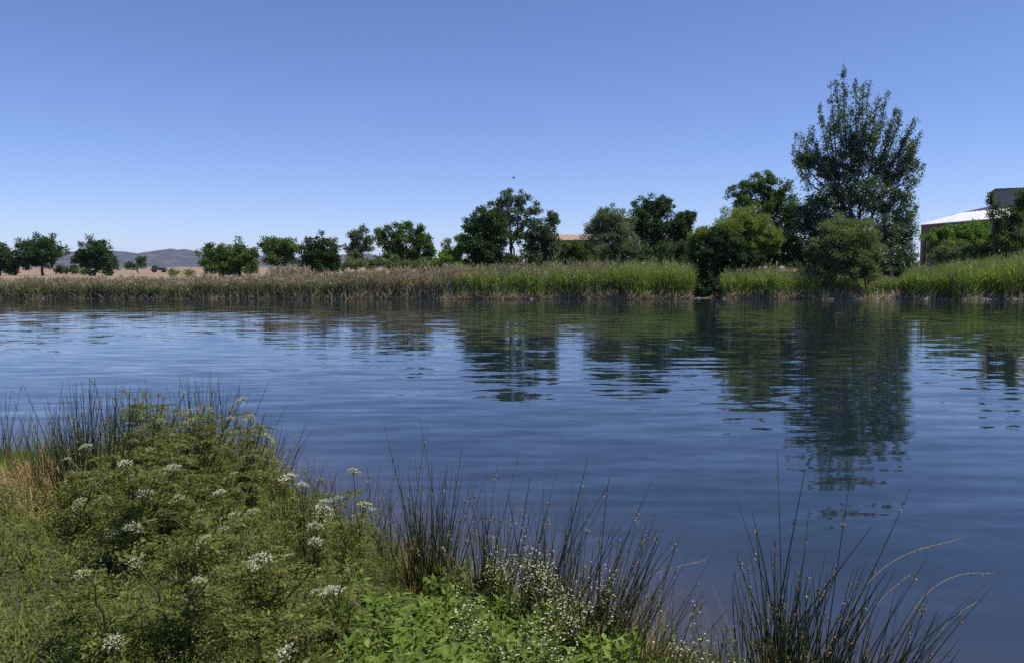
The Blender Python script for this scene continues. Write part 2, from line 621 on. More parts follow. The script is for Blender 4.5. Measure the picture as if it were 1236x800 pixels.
def tree(name, label, cat, base_px, d, lobes, mat, leaf=None, lai=4.0, stems=1, trunk_r=0.16, seed=0, group=None, narrow=0.5,
         rc=0.16, shell=2.0, up=0.3, droop=0.0, shoots=None, twig=14):
    rng = np.random.default_rng(seed + 17)
    b = at(base_px, 330, d)
    b[2] = float(ground_z(b[0], d)) - 0.05
    root = thing(name, label, cat, b, group)
    leaf = leaf or max(0.17, d * 0.0029)
    lw = lobes_world(lobes, d)
    cr, br, tk = MB(), MB(), MB()
    top = np.mean([c for c, R in lw], 0)
    starts = []
    for s in range(stems):
        off = np.array([rng.uniform(-1, 1), rng.uniform(-1, 1), 0]) * (0.0 if stems == 1 else 0.35)
        tgt = top if stems == 1 else lw[s % len(lw)][0]
        end = b + off + (tgt - b - off) * (0.75 if stems == 1 else 0.6)
        path = limb_path(rng, b + off, end, 8, 0, 0.05)
        tk.tubes(path[None], np.array([trunk_r / (1 if stems == 1 else 1.6)]), 8, 0.6)
        starts.append(path)
    for i, (c, R) in enumerate(lw):
        C = crown_leaves(cr, rng, c, R, leaf, lai, up, rc, shell, narrow, droop)
        st = starts[i % len(starts)]
        p0 = st[rng.integers(3, 7)]
        lp = limb_path(rng, p0, c, 6, 0.05)
        br.tubes(lp[None], np.array([trunk_r * 0.5]), 5, 0.6)
        pick = C[rng.permutation(len(C))[:twig]]
        for q in pick:
            br.tubes(limb_path(rng, lp[rng.integers(2, 5)], q, 4, 0.05)[None], np.array([trunk_r * 0.1]), 4, 0.7)
    if shoots:
        k = d / F
        for (tx, ty, sx, sy_) in shoots:
            dd = d + rng.uniform(-2.6, 2.6)
            tip, foot = at(tx, ty, dd), at(sx, sy_, d + rng.uniform(-0.8, 0.8))
            t = np.linspace(0, 1, 7)[:, None]
            pth = foot + (tip - foot) * np.concatenate([t ** 0.8, t ** 0.8, t], 1)
            br.tubes(pth[None], np.array([trunk_r * 0.22]), 4, 0.85)
            Ls = np.linalg.norm(tip - foot)
            n_c = int(Ls / (6.0 * k))
            for j in range(n_c):
                f = 1 - j / n_c * 0.75
                if rng.uniform() < 0.12:
                    continue
                cc = foot + (tip - foot) * np.array([f ** 0.8, f ** 0.8, f]) + rng.normal(size=3) * k * (1.0 + 2.2 * (1 - f))
                rr = k * (3.0 + 4.8 * (1 - f)) * rng.uniform(0.75, 1.25)
                nl = int(34 + 60 * (1 - f))
                o_ = rng.normal(size=(nl, 3)) * np.array([0.55, 0.55, 0.95])
                A = unit(rand_dirs(rng, nl) * 0.8 + np.array([0, 0, 0.5]))
                cr.leaves(cc + o_ * rr * 0.8, A, perp(rng, A), leaf * rng.uniform(0.7, 1.2, nl), leaf * narrow)
    tk.build('trunk', M['bark'], root, True, b)
    br.build('branches', M['bark'], root, True, b)
    cr.build('crown', M[mat], root, False, b)
    return root


TR = 'trees along the far bank'
FT = 'trees standing in the far field'
tree('round_tree', 'dark round tree cut off by the left edge of the picture', 'tree', 0, 150, [(7, 314, 17, 17), (-14, 307, 20, 22), (14, 320, 14, 12)], 'dark', seed=1, group=FT)
tree('round_tree', 'broad dark dome-shaped tree with open gaps under its crown, far left', 'tree', 52, 150, [(50, 299, 25, 15), (36, 308, 16, 16), (62, 305, 15, 18), (45, 316, 20, 9)], 'dark', seed=2, trunk_r=0.3, group=FT)
tree('field_tree', 'two-tiered dark tree with lighter right skirt in the far left field', 'tree', 113, 145, [(121, 297, 17, 12), (117, 307, 20, 12), (99, 313, 14, 14), (131, 318, 17, 14), (110, 321, 16, 10)], 'dark', seed=3, trunk_r=0.28, group=FT)
tree('small_tree', 'small dark low tree in front of the hills left of the parked vehicle', 'tree', 168, 210, [(168, 317, 9, 6), (158, 321, 7, 5)], 'dark', seed=4, trunk_r=0.12, group=FT)
tree('bushy_tree', 'wide bushy tree right of the hills, standing alone in the field', 'tree', 268, 122, [(256, 310, 17, 18), (283, 311, 20, 19), (300, 316, 14, 16), (270, 322, 28, 11), (290, 325, 22, 9)], 'mid', seed=5, stems=4, group=FT)
tree('rounded_tree', 'rounded green tree, left one of a touching pair behind tan reeds', 'tree', 340, 106, [(333, 299, 19, 16), (350, 302, 18, 14), (338, 312, 24, 12)], 'mid', seed=6, stems=2, group=FT)
tree('rounded_tree', 'domed darker green tree, right one of a touching pair behind tan reeds', 'tree', 384, 101, [(384, 297, 18, 16), (376, 308, 16, 18), (398, 307, 16, 18), (385, 319, 25, 12), (407, 321, 10, 9)], 'dark', seed=7, stems=3, group=FT)
tree('slender_tree', 'pale grey-green loose tree left of a hole of sky', 'tree', 428, 118, [(424, 294, 9, 14), (436, 290, 12, 13), (431, 306, 14, 13), (444, 300, 8, 12)], 'grey', seed=8, lai=3.2, group=FT)
tree('spired_tree', 'dense green tree with two small spires, middle of the left half', 'tree', 480, 100, [(460, 287, 13, 15), (482, 287, 18, 20), (495, 277, 5, 9), (507, 279, 5, 9), (503, 292, 16, 17), (516, 307, 14, 17), (475, 310, 22, 13), (498, 312, 22, 12)], 'mid', seed=9, stems=3, group=FT)
tree('low_bush', 'low light green bush between the spired tree and the tall ash group', 'bush', 545, 92, [(528, 316, 12, 9), (548, 313, 14, 14), (556, 300, 7, 18)], 'bright', seed=10, stems=3, trunk_r=0.08, group='bushes on the far bank')
tree('small_tree', 'small pale pointed tree seen far behind the reeds near mid picture', 'tree', 540, 160, [(540, 303, 6, 12), (540, 312, 9, 8)], 'grey', seed=11, trunk_r=0.1, group=FT)
tree('dense_tree', 'very dark dense tree on the left of the tall ash', 'tree', 586, 79, [(588, 264, 20, 16), (574, 276, 17, 18), (600, 280, 18, 22), (583, 297, 28, 20), (590, 312, 28, 12), (566, 302, 14, 16)], 'dark', seed=12, stems=3, lai=5, group=TR)
tree('ash_tree', 'loose-crowned ash with sky holes, tallest tree at mid picture', 'tree', 622, 82, [(612, 240, 13, 14), (598, 252, 12, 12), (630, 248, 13, 15), (617, 262, 17, 14), (641, 262, 10, 12), (648, 252, 6, 9), (628, 282, 13, 18), (606, 270, 12, 14)], 'ash', seed=13, lai=2.6, trunk_r=0.2, group=TR)
tree('dense_tree', 'dark rounded tree on the right of the tall ash', 'tree', 654, 78, [(655, 277, 17, 16), (668, 266, 9, 11), (645, 292, 17, 16), (662, 296, 16, 16), (652, 308, 24, 12)], 'ash', seed=14, stems=3, lai=4.6, group=TR)
tree('hedge_bush', 'green scrub hiding the lower wall of the brown-roofed building', 'bush', 692, 84, [(682, 308, 18, 13), (702, 307, 18, 14), (692, 300, 16, 9)], 'mid', seed=15, stems=4, trunk_r=0.07, group='bushes on the far bank')
tree('willow_tree', 'grey-green feathery willow right of the brown-roofed building', 'tree', 740, 74, [(735, 264, 22, 15), (722, 280, 18, 18), (748, 280, 22, 22), (735, 302, 28, 16), (758, 303, 15, 20)], 'grey', seed=16, stems=4, lai=3.6, narrow=0.3, group=TR)
tree('broad_tree', 'broad dark green many-topped tree right of the feathery willow', 'tree', 795, 83, [(776, 254, 17, 18), (798, 250, 17, 15), (768, 274, 17, 20), (790, 275, 24, 22), (818, 270, 17, 16), (831, 262, 8, 13), (824, 285, 17, 18), (792, 298, 34, 17)], 'dark', seed=17, stems=4, lai=4.6, group=TR)
tree('small_tree', 'small feathery treetop peeping out between broad tree and arching willow', 'tree', 847, 95, [(846, 280, 6, 10), (852, 288, 8, 9)], 'grey', seed=18, trunk_r=0.1, group=TR)
tree('shade_foliage', 'dense dark foliage standing in for the shade under the arching willow, down to the water', 'shrub', 856, 64.5, [(868, 288, 18, 14), (853, 305, 17, 18), (846, 328, 14, 24), (856, 345, 15, 13), (886, 302, 16, 14), (880, 298, 20, 16, 1.5), (862, 322, 14, 20, 1.5), (905, 312, 18, 12, 1), (846, 348, 14, 10, -0.6)], 'dark', seed=19, stems=4, lai=8, trunk_r=0.1, droop=0.6, group='waterside shrubs')  # dark leaves added to stand for the shade of the hollow
tree('arching_willow', 'yellow-green willow arching over a dark hollow at the waterline', 'tree', 893, 66.5, [(895, 264, 24, 14), (912, 278, 24, 18), (878, 276, 20, 12, -1), (852, 284, 16, 9, -1.5), (928, 292, 18, 16), (837, 300, 8, 18, -1), (905, 296, 22, 12)], 'lime', seed=20, stems=2, lai=5, narrow=0.3, trunk_r=0.14, group='waterside shrubs')
tree('broad_tree', 'mid green tree leaning against the left side of the tallest tree', 'tree', 925, 73, [(918, 222, 20, 15), (896, 236, 18, 14), (935, 235, 22, 20), (915, 250, 26, 18), (952, 262, 22, 26), (940, 290, 28, 22)], 'mid', seed=21, stems=3, lai=3.6, group=TR)
shoots = [(1018, 85, 1022, 190), (1003, 104, 1010, 190), (1010, 101, 1018, 180), (1033, 100, 1034, 180), (1042, 106, 1040, 190), (1048, 104, 1042, 190), (1071, 114, 1050, 195),
          (1059, 121, 1046, 190), (989, 131, 1005, 205), (1082, 131, 1060, 205), (1088, 138, 1064, 205), (1103, 146, 1070, 210), (1111, 165, 1075, 215), (1113, 198, 1080, 228),
          (1111, 214, 1080, 238), (978, 158, 1000, 215), (963, 163, 995, 215), (957, 178, 995, 225), (958, 196, 990, 232), (1060, 150, 1048, 215), (1096, 160, 1066, 215),
          (1000, 150, 1012, 215), (1026, 130, 1028, 210), (1036, 140, 1036, 215), (1012, 140, 1020, 220), (1075, 150, 1056, 215), (1107, 250, 1075, 280)]
tree('ash_tree', 'tallest tree in the picture, open spiky crown above the round shrub', 'tree', 1040, 69, [(1036, 190, 24, 28), (1005, 205, 20, 24), (1070, 208, 20, 24), (976, 190, 13, 20), (1096, 190, 11, 22), (1035, 235, 42, 24), (995, 245, 26, 26), (1078, 245, 22, 22), (975, 270, 20, 28), (1010, 280, 30, 26), (1065, 285, 30, 26), (1088, 275, 18, 26), (1085, 310, 20, 24)],
     'ash', seed=22, lai=3.4, trunk_r=0.32, shoots=shoots, group=TR, rc=0.2)
tree('round_shrub', 'round olive-green waterside shrub in front of the tallest tree', 'shrub', 1044, 62.5, [(1020, 280, 30, 20), (1000, 298, 24, 24), (1040, 298, 26, 24), (1020, 318, 36, 20), (990, 326, 18, 20), (1052, 322, 14, 18)], 'olive', seed=23, stems=3, lai=4.2, narrow=0.35, trunk_r=0.12, group='waterside shrubs')
tree('low_bush', 'bright green bush below the white barn roof', 'bush', 1155, 76, [(1145, 286, 20, 15), (1165, 283, 22, 13), (1185, 285, 18, 16), (1128, 294, 14, 12), (1160, 298, 26, 14)], 'bright', seed=24, stems=4, trunk_r=0.08, group='bushes on the far bank')
tree('low_bush', 'grey-green scrub behind the fence post, below the bright bush', 'bush', 1150, 71, [(1140, 306, 20, 12), (1165, 305, 20, 11), (1186, 304, 14, 12)], 'grey', seed=25, stems=4, trunk_r=0.07, group='bushes on the far bank')
tree('slender_tree', 'loose young tree rising at the right edge before the dark building', 'tree', 1212, 70, [(1202, 262, 8, 18), (1197, 240, 4, 12), (1222, 262, 13, 18), (1235, 246, 10, 22), (1210, 290, 16, 20), (1230, 292, 18, 24), (1203, 312, 10, 16)], 'mid', seed=26, stems=3, lai=3.0, group=TR)
tree('low_bush', 'low dark hedge-like bush on the soil between two far left trees', 'bush', 85, 170, [(72, 326, 10, 4), (88, 325, 11, 4), (100, 327, 8, 4)], 'dark', seed=27, stems=3, trunk_r=0.05, group='bushes on the far bank')
tree('low_bush', 'low dry olive bush in the field right of the parked vehicle', 'bush', 222, 130, [(213, 330, 9, 3), (228, 330, 8, 3)], 'olive', seed=28, stems=3, trunk_r=0.05, group='bushes on the far bank')

BU = 'bushes on the far bank'
tree('low_hedge', 'long low green hedge closing the gap behind the right half reeds', 'hedge', 900, 86, [(x, 317 + 3 * math.sin(x), 15, 9 + 2 * math.sin(x * 1.7)) for x in range(688, 1108, 20)], 'mid', seed=41, stems=12, trunk_r=0.05, twig=3, group=BU)
tree('low_hedge', 'long low green hedge closing the gap behind the reeds left of mid picture', 'hedge', 560, 96, [(x, 320 + 2 * math.sin(x), 15, 7 + 2 * math.sin(x * 1.7)) for x in range(470, 690, 20)], 'olive', seed=42, stems=8, trunk_r=0.05, twig=3, group=BU)
tree('low_bush', 'small light green bush seen through the dark hollow', 'bush', 872, 67.5, [(868, 322, 10, 10), (880, 326, 9, 9), (860, 330, 9, 8)], 'lime', seed=36, stems=3, trunk_r=0.04, group=BU)
tree('undergrowth_bush', 'dark undergrowth below the broad many-topped tree', 'bush', 792, 79, [(772, 309, 24, 13), (810, 307, 26, 15), (835, 306, 12, 14)], 'dark', seed=31, stems=4, trunk_r=0.06, group=BU)
tree('undergrowth_bush', 'green undergrowth filling the gap right of the arching willow', 'bush', 940, 71, [(905, 312, 20, 16), (935, 306, 24, 20), (965, 304, 22, 20), (985, 312, 16, 16)], 'mid', seed=32, stems=4, trunk_r=0.06, group=BU)
tree('undergrowth_bush', 'dark undergrowth at the right foot of the tallest tree', 'bush', 1085, 67, [(1072, 322, 22, 20), (1092, 318, 16, 22), (1060, 335, 18, 16), (1085, 340, 18, 14)], 'ash', seed=33, stems=4, trunk_r=0.06, group=BU)
tree('undergrowth_bush', 'low green undergrowth under the tall loose ash', 'bush', 622, 80, [(612, 316, 20, 9), (640, 317, 22, 9), (596, 318, 16, 8)], 'mid', seed=34, stems=4, trunk_r=0.05, group=BU)
tree('undergrowth_bush', 'low green bush closing the gap between the rounded pair and spired tree', 'bush', 440, 108, [(425, 320, 16, 8), (450, 320, 18, 7)], 'olive', seed=35, stems=3, trunk_r=0.05, group=BU)

# ------------------------------------------------------------------ reed beds on the far bank
TOPX = [-60, 0, 100, 200, 240, 330, 430, 500, 560, 620, 700, 760, 830, 880, 1000, 1095, 1110, 1150, 1236, 1290]
TOPY = [338, 337, 335, 335, 334, 331, 328, 323, 320, 317, 315, 314, 313, 318, 316, 321, 320, 315, 304, 302]


def reed_bed(label, x0, x1, mat, n, dry, seed, depth=3.0, litter=200, plume=0.3, hk=1.0, shift=0.0):
    rng = np.random.default_rng(seed + 300)
    px = rng.uniform(x0, x1, n)
    dd = rng.uniform(0, 1, n) ** 1.3 * depth + shift
    X = (px - PW / 2) / F * 62
    Y = far_edge(X) - 0.25 + dd + rng.normal(0, 0.12, n)
    X = X * Y / 62
    gz = np.minimum(ground_z(X, Y), 1.2)
    gz = np.maximum(gz, -0.1)
    ty = np.interp(px, TOPX, TOPY)
    zt = CAMZ + (324 - ty) / F * Y
    clump = 0.5 + 0.25 * np.sin(px * 0.21 + 2 * np.sin(px * 0.057 + seed)) + 0.25 * np.sin(px * 0.53 + 3 * np.sin(px * 0.09) + dd)
    H = (zt - gz) * hk * (0.74 + 0.22 * clump + rng.normal(0, 0.1, n)) * (0.84 + 0.16 * np.minimum(dd / 2.0, 1))
    H = np.maximum(H, 0.5)
    B = np.stack([X, Y, gz], 1)
    isdry = rng.uniform(0, 1, n) < dry
    mb = MB()
    lean = rng.normal(0, 0.07, (n, 3))
    lean[:, 2] = 1
    D = unit(lean)
    for mk, sel in ((0, ~isdry), (1, isdry)):
        k = sel.sum()
        if not k:
            continue
        b_, D_, H_ = B[sel], D[sel], H[sel]
        t = np.linspace(0, 1, 3)
        bend = rng.normal(0, 0.10, (k, 3))
        bend[:, 2] = -0.03
        pts = b_[:, None] + D_[:, None] * (H_[:, None] * t)[..., None] + bend[:, None] * (H_[:, None] * t ** 2)[..., None]
        side = np.stack([np.cos(a := rng.uniform(-0.9, 0.9, k)), np.sin(a), 0 * a], 1)
        mb.ribbons(pts, 0.03, side, 3, mk, 0.3)
        for j in range(4 if mk == 0 else 2):
            f = rng.uniform(0.15, 0.75, k)
            p0 = b_ + D_ * (H_ * f)[:, None]
            ang = rng.uniform(0, 2 * math.pi, k)
            out = np.stack([np.cos(ang), np.sin(ang) * 0.6, np.zeros(k)], 1)
            Ll = H_ * rng.uniform(0.25, 0.45, k)
            tt = np.linspace(0, 1, 3)
            q = p0[:, None] + (np.array([0, 0, 1.0]) * 0.9 + out * 0.4)[:, None] * (Ll[:, None] * tt)[..., None] + (out * 0.6 + np.array([0, 0, -0.55]))[:, None] * (Ll[:, None] * tt ** 2)[..., None]
            mb.ribbons(q, 0.045, side, 2, mk, 0.05, tt=np.clip(f[:, None] + tt[None] * 0.35, 0, 1))
        pl = rng.uniform(0, 1, k) < plume
        if pl.any():
            tip = pts[pl][:, -1]
            kk = len(tip)
            for j in range(3):
                A = unit(rng.normal(0, 0.35, (kk, 3)) + np.array([0.1, 0, 1.0]))
                mb.leaves(tip - A * 0.12, A, perp(rng, A), rng.uniform(0.2, 0.38, kk), 0.06, m=1)
    # broken dry stalks along the waterline
    k = litter * 3
    px = rng.uniform(x0, x1, k)
    X = (px - PW / 2) / F * 62
    Y = far_edge(X) - 0.45 + rng.uniform(0, 0.5, k)
    b_ = np.stack([X, Y, np.full(k, -0.05)], 1)
    D_ = unit(np.stack([rng.normal(0, 0.6, k), rng.normal(-0.1, 0.4, k), np.ones(k)], 1))
    L_ = rng.uniform(0.25, 1.0, k) * (0.6 + 0.7 * (np.sin(px * 0.35) > 0.2))
    t = np.linspace(0, 1, 3)
    pts = b_[:, None] + D_[:, None] * (L_[:, None] * t)[..., None]
    pts[:, 2, 2] -= L_ * 0.15
    side = np.stack([np.ones(k), np.zeros(k), np.zeros(k)], 1)
    mb.ribbons(pts, 0.045, side, 3, 1, 0.2)
    o = mb.build('reed_bed', [M[mat], M['straw']])
    return tag(o, label, 'reeds', 'reed beds along the far shore', 'stuff')


reed_bed('low grey-green sedge bed with pale tan tops, far left shore', -50, 250, 'sedge', 7000, 0.1, 1, litter=300, plume=0.4)
reed_bed('low green reed bed with tan tops below the field trees', 235, 450, 'sedge', 5000, 0.12, 2, litter=350, plume=0.35)
reed_bed('purplish brown dry reed bed left of the green reeds', 420, 565, 'sedge', 4200, 0.5, 3, litter=450, plume=0.6)
reed_bed('tall green reed bed with straw foot below the mid-picture trees', 550, 740, 'reed', 6500, 0.2, 4, litter=900, plume=0.25)
reed_bed('bright green reed bed ending at the dark hollow', 735, 836, 'reed', 4200, 0.1, 5, litter=450, plume=0.05)
reed_bed('green reeds with straw foot between dark hollow and round shrub', 872, 990, 'reed', 3900, 0.12, 6, litter=450, plume=0.1, hk=0.9)
reed_bed('short reeds and scrub under the round shrub', 985, 1098, 'reed', 2200, 0.3, 7, litter=300, plume=0.1, hk=0.62, shift=1.6)
reed_bed('tall bright green reed bed at the right edge of the shore', 1094, 1290, 'reed', 9500, 0.05, 8, depth=6.0, litter=260, plume=0.05)
reed_bed('small stand of tall tan plumed reeds before the rounded tree pair', 328, 372, 'sedge', 500, 0.85, 9, depth=2.0, litter=5, plume=0.9, hk=1.38, shift=4)

# pale stones and mud at the foot of the right shore
rng = np.random.default_rng(5)
mb = MB()
for i in range(70):
    px = rng.choice([rng.uniform(980, 1100), rng.uniform(1130, 1240), rng.uniform(640, 1240)])
    X = (px - PW / 2) / F * 62
    Y = float(far_edge(X)) - rng.uniform(0.3, 0.6)
    r = rng.uniform(0.05, 0.15)
    a = np.arange(6) / 6 * 2 * math.pi + rng.uniform(0, 1)
    ring = lambda s, z: np.stack([X + np.cos(a) * r * s * rng.uniform(0.8, 1.3, 6) * 1.3, Y + np.sin(a) * r * s, np.full(6, z)], 1)
    V = np.concatenate([ring(1, -0.03), ring(0.95, r * 0.35), ring(0.5, r * 0.6)])
    j = np.arange(6)
    j2 = (j + 1) % 6
    mb.add(V, [np.stack([j, j2, j2 + 6, j + 6], 1), np.stack([j + 6, j2 + 6, j2 + 12, j + 12], 1), (j + 12)[None, :]])
o = mb.build('shore_stones', plain_mat('shore_stone', (0.12, 0.1, 0.085), (0.25, 0.22, 0.19), 3, 0.85))
tag(o, 'pale stones and debris strewn along the right waterline', 'stones', kind='stuff')

# orange earth showing in the hollow
mb = MB()
c = at(868, 352, 63.6)
rows = []
for i in range(9):
    for j in range(7):
        u, v = i / 8 * 2 - 1, j / 6 * 2 - 1
        hh = max(0, 1 - u * u) * max(0, 1 - v * v)
        rows.append([c[0] + u * 0.75 + rng.normal(0, 0.05), 64.3 + v * 1.0, -0.15 + 0.85 * hh ** 0.5 * (0.7 + 0.3 * math.sin(i * 1.9 + j)) + rng.normal(0, 0.1)])
i = (np.arange(8)[:, None] * 7 + np.arange(6)[None, :]).ravel()
mb.add(rows, [np.stack([i, i + 7, i + 8, i + 1], 1)])
o = mb.build('earth_mound', plain_mat('orange_earth', (0.14, 0.075, 0.04), (0.25, 0.14, 0.08), 2, 0.95, bump=0.5), smooth=True)
o['kind'] = 'structure'


# ------------------------------------------------------------------ buildings, fence post, vehicle, bird
def rotz(a):
    return np.array([[math.cos(a), -math.sin(a), 0], [math.sin(a), math.cos(a), 0], [0, 0, 1]])


M['wall'] = plain_mat('brown_wall', (0.1, 0.072, 0.065), (0.14, 0.1, 0.09), 0.8, 0.9)
M['whiteroof'] = plain_mat('white_sheet_roof', (0.5, 0.51, 0.53), (0.62, 0.63, 0.64), 0.6, 0.6)
M['blueroof'] = plain_mat('dark_blue_sheet', (0.02, 0.028, 0.055), (0.03, 0.04, 0.07), 0.5, 0.85)
M['greywall'] = plain_mat('grey_panel', (0.07, 0.085, 0.105), (0.1, 0.12, 0.14), 0.5, 0.7)
M['tanroof'] = plain_mat('tan_tile', (0.2, 0.13, 0.1), (0.3, 0.21, 0.16), 1.5, 0.9)
M['darkpaint'] = plain_mat('dark_paint', (0.035, 0.036, 0.045), (0.055, 0.055, 0.065), 2, 0.4)
M['glass'] = plain_mat('dark_glass', (0.02, 0.025, 0.03), (0.03, 0.035, 0.04), 2, 0.1)
M['rubber'] = plain_mat('rubber', (0.02, 0.02, 0.02), (0.035, 0.03, 0.03), 5, 0.9)
M['post'] = plain_mat('dark_wood', (0.05, 0.04, 0.035), (0.09, 0.075, 0.06), 5, 0.9)
M['trim'] = plain_mat('white_trim', (0.5, 0.5, 0.5), (0.65, 0.65, 0.65), 2, 0.6)


def prism_part(name, mat, parent, prof, y0, y1, R, o):
    """profile in (y', z) extruded along x' from y0 to y1"""
    n = len(prof)
    p = np.array(prof, float)
    V = np.concatenate([np.stack([np.full(n, x), p[:, 0], p[:, 1]], 1) for x in (y0, y1)]) @ R.T
    j = np.arange(n)
    j2 = (j + 1) % n
    mb = MB()
    mb.add(V, [np.stack([j, j + n, j2 + n, j2], 1), j[None, ::-1].copy(), (j + n)[None, :]])
    return mb.build(name, mat, parent)


def shed(name, label, a_px, b_px, d0, d1, y_eave0, width, rise, wall, roof, windows=0, over=0.3, mono=False):
    A, B = at(a_px, y_eave0, d0), at(b_px, y_eave0, d1)
    ez = A[2]
    ang = math.atan2(B[1] - A[1], B[0] - A[0])
    Ln = math.hypot(B[0] - A[0], B[1] - A[1])
    gz = float(ground_z(A[0], A[1]))
    root = thing(name, label, 'building', (A[0], A[1], gz))
    R = rotz(ang)
    hgt = ez - gz
    ridge = (width, hgt + rise) if mono else (width / 2, hgt + rise)
    prof = [(0, -0.3), (0, hgt), ridge] + ([] if mono else [(width, hgt)]) + [(width, -0.3)]
    prism_part('wall', wall, root, prof, 0, Ln, R, A)
    sl = rise / (width if mono else width / 2)
    th = 0.12
    p1 = [(-over, hgt - over * sl + 0.02), (ridge[0], ridge[1] + 0.02), (ridge[0], ridge[1] + th), (-over, hgt - over * sl + th)]
    r1 = prism_part('roof', roof, root, p1, -over, Ln + over, R, A)
    if not mono:
        p2 = [(width + over, hgt - over * sl + 0.02), (width + over, hgt - over * sl + th), (width / 2, hgt + rise + th), (width / 2, hgt + rise + 0.02)]
        prism_part('roof', roof, root, p2, -over, Ln + over, R, A)
    pm = MB()                                  # standing seams
    for x in np.arange(0.4, Ln, 1.0):
        p = np.array([[x, -over, hgt - over * sl + th + 0.03], [x, ridge[0], ridge[1] + th + 0.03]]) @ R.T
        pm.tubes(p[None], np.array([0.035]), 4, 0)
    pm.build('roof_seams', roof, r1)
    for i in range(windows):
        x = Ln * (i + 0.7) / (windows + 0.4)
        wm = MB()
        wm.box(R @ np.array([x, -0.02, hgt - 1.0]), (1.2, 0.08, 0.7), 0, R)
        wo = wm.build('window', M['glass'], root)
        fm = MB()
        for dx, dz, sx, sz in ((0, 0.4, 1.36, 0.08), (0, -0.4, 1.36, 0.08), (-0.64, 0, 0.08, 0.72), (0.64, 0, 0.08, 0.72)):
            fm.box(R @ np.array([x + dx, -0.03, hgt - 1.0 + dz]), (sx, 0.12, sz), 0, R)
        fm.build('frame', M['trim'], wo)
    return root


shed('barn', 'long brown barn with bright white sheet roof behind the right bushes', 1112, 1222, 118, 100, 272, 13, 1.75, M['wall'], M['whiteroof'], 0)
shed('warehouse', 'warehouse with dark blue sloping roof rising behind the white barn roof', 1148, 1300, 165, 122, 261, 22, 2.6, M['greywall'], M['blueroof'], 0)
b_ = shed('tall_building', 'tall dark grey flat block at the right edge of the picture', 1204, 1330, 122, 116, 229, 14, 0.5, M['greywall'], M['blueroof'], 0, mono=True)
shed('low_building', 'low building with tan tiled roof glimpsed between trees at mid picture', 640, 722, 112, 110, 291, 12, 0.95, M['wall'], M['tanroof'], 2)

p = at(1116, 320, 69)
gz = float(ground_z(p[0], 69))
root = thing('fence_post', 'dark wooden fence post with slanting brace left of the grey scrub', 'fence post', (p[0], 69, gz))
mb = MB()
ht = at(1116, 287, 69)[2] - gz
mb.tubes(np.array([[[0, 0, -0.2], [0, 0, ht * 0.5], [0.02, 0, ht]]]), np.array([0.085]), 8, 0.15)
mb.build('post', M['post'], root, True)
mb = MB()
mb.tubes(np.array([[[-0.75, 0.05, -0.1], [-0.4, 0.03, ht * 0.33], [-0.05, 0, ht * 0.62]]]), np.array([0.06]), 6, 0.1)
mb.build('brace', M['post'], root, True)
mb = MB()
for z in (0.5, 1.0, 1.5):
    mb.tubes(np.array([[[0, -0.08, z], [2.5, -0.06, z - 0.06], [5.5, 0, z]]]), np.array([0.008]), 4, 0)
mb.build('wire', M['post'], root)

p = at(192, 328, 250)
gz = float(ground_z(p[0], 250))
root = thing('parked_truck', 'small dark truck parked in the dry field below the hills', 'truck', (p[0], 250, gz))
mb = MB()
mb.box((0, 0, 0.95), (4.6, 1.8, 0.5))
mb.box((1.2, 0, 1.35), (2.0, 1.8, 0.5))
mb.build('body', M['darkpaint'], root)
mb = MB()
prof = np.array([[-1.9, 1.2], [-1.7, 2.15], [-0.4, 2.2], [-0.1, 1.2]])
V = np.concatenate([np.stack([prof[:, 0], np.full(4, y), prof[:, 1]], 1) for y in (-0.85, 0.85)])
j = np.arange(4)
j2 = (j + 1) % 4
mb.add(V, [np.stack([j, j2, j2 + 4, j + 4], 1), j[None, ::-1].copy(), (j + 4)[None, :]])
cabin = mb.build('cab', M['darkpaint'], root)
mb = MB()
mb.box((-1.05, -0.87, 1.75), (0.95, 0.03, 0.5))
mb.build('window', M['glass'], cabin)
for x in (-1.5, 1.5):
    for y in (-0.8, 0.8):
        mb = MB()
        a = np.arange(14) / 14 * 2 * math.pi
        V = np.concatenate([np.stack([x + np.cos(a) * r_, np.full(14, y + dy), 0.42 + np.sin(a) * r_], 1) for r_, dy in ((0.3, -0.13), (0.42, -0.1), (0.42, 0.1), (0.3, 0.13))])
        j = np.arange(14)
        j2 = (j + 1) % 14
        mb.add(V, [np.stack([j + 14 * s, j2 + 14 * s, j2 + 14 * s + 14, j + 14 * s + 14], 1) for s in range(3)] + [j[None, ::-1].copy(), (j + 42)[None, :]])
        mb.build('wheel', M['rubber'], root)

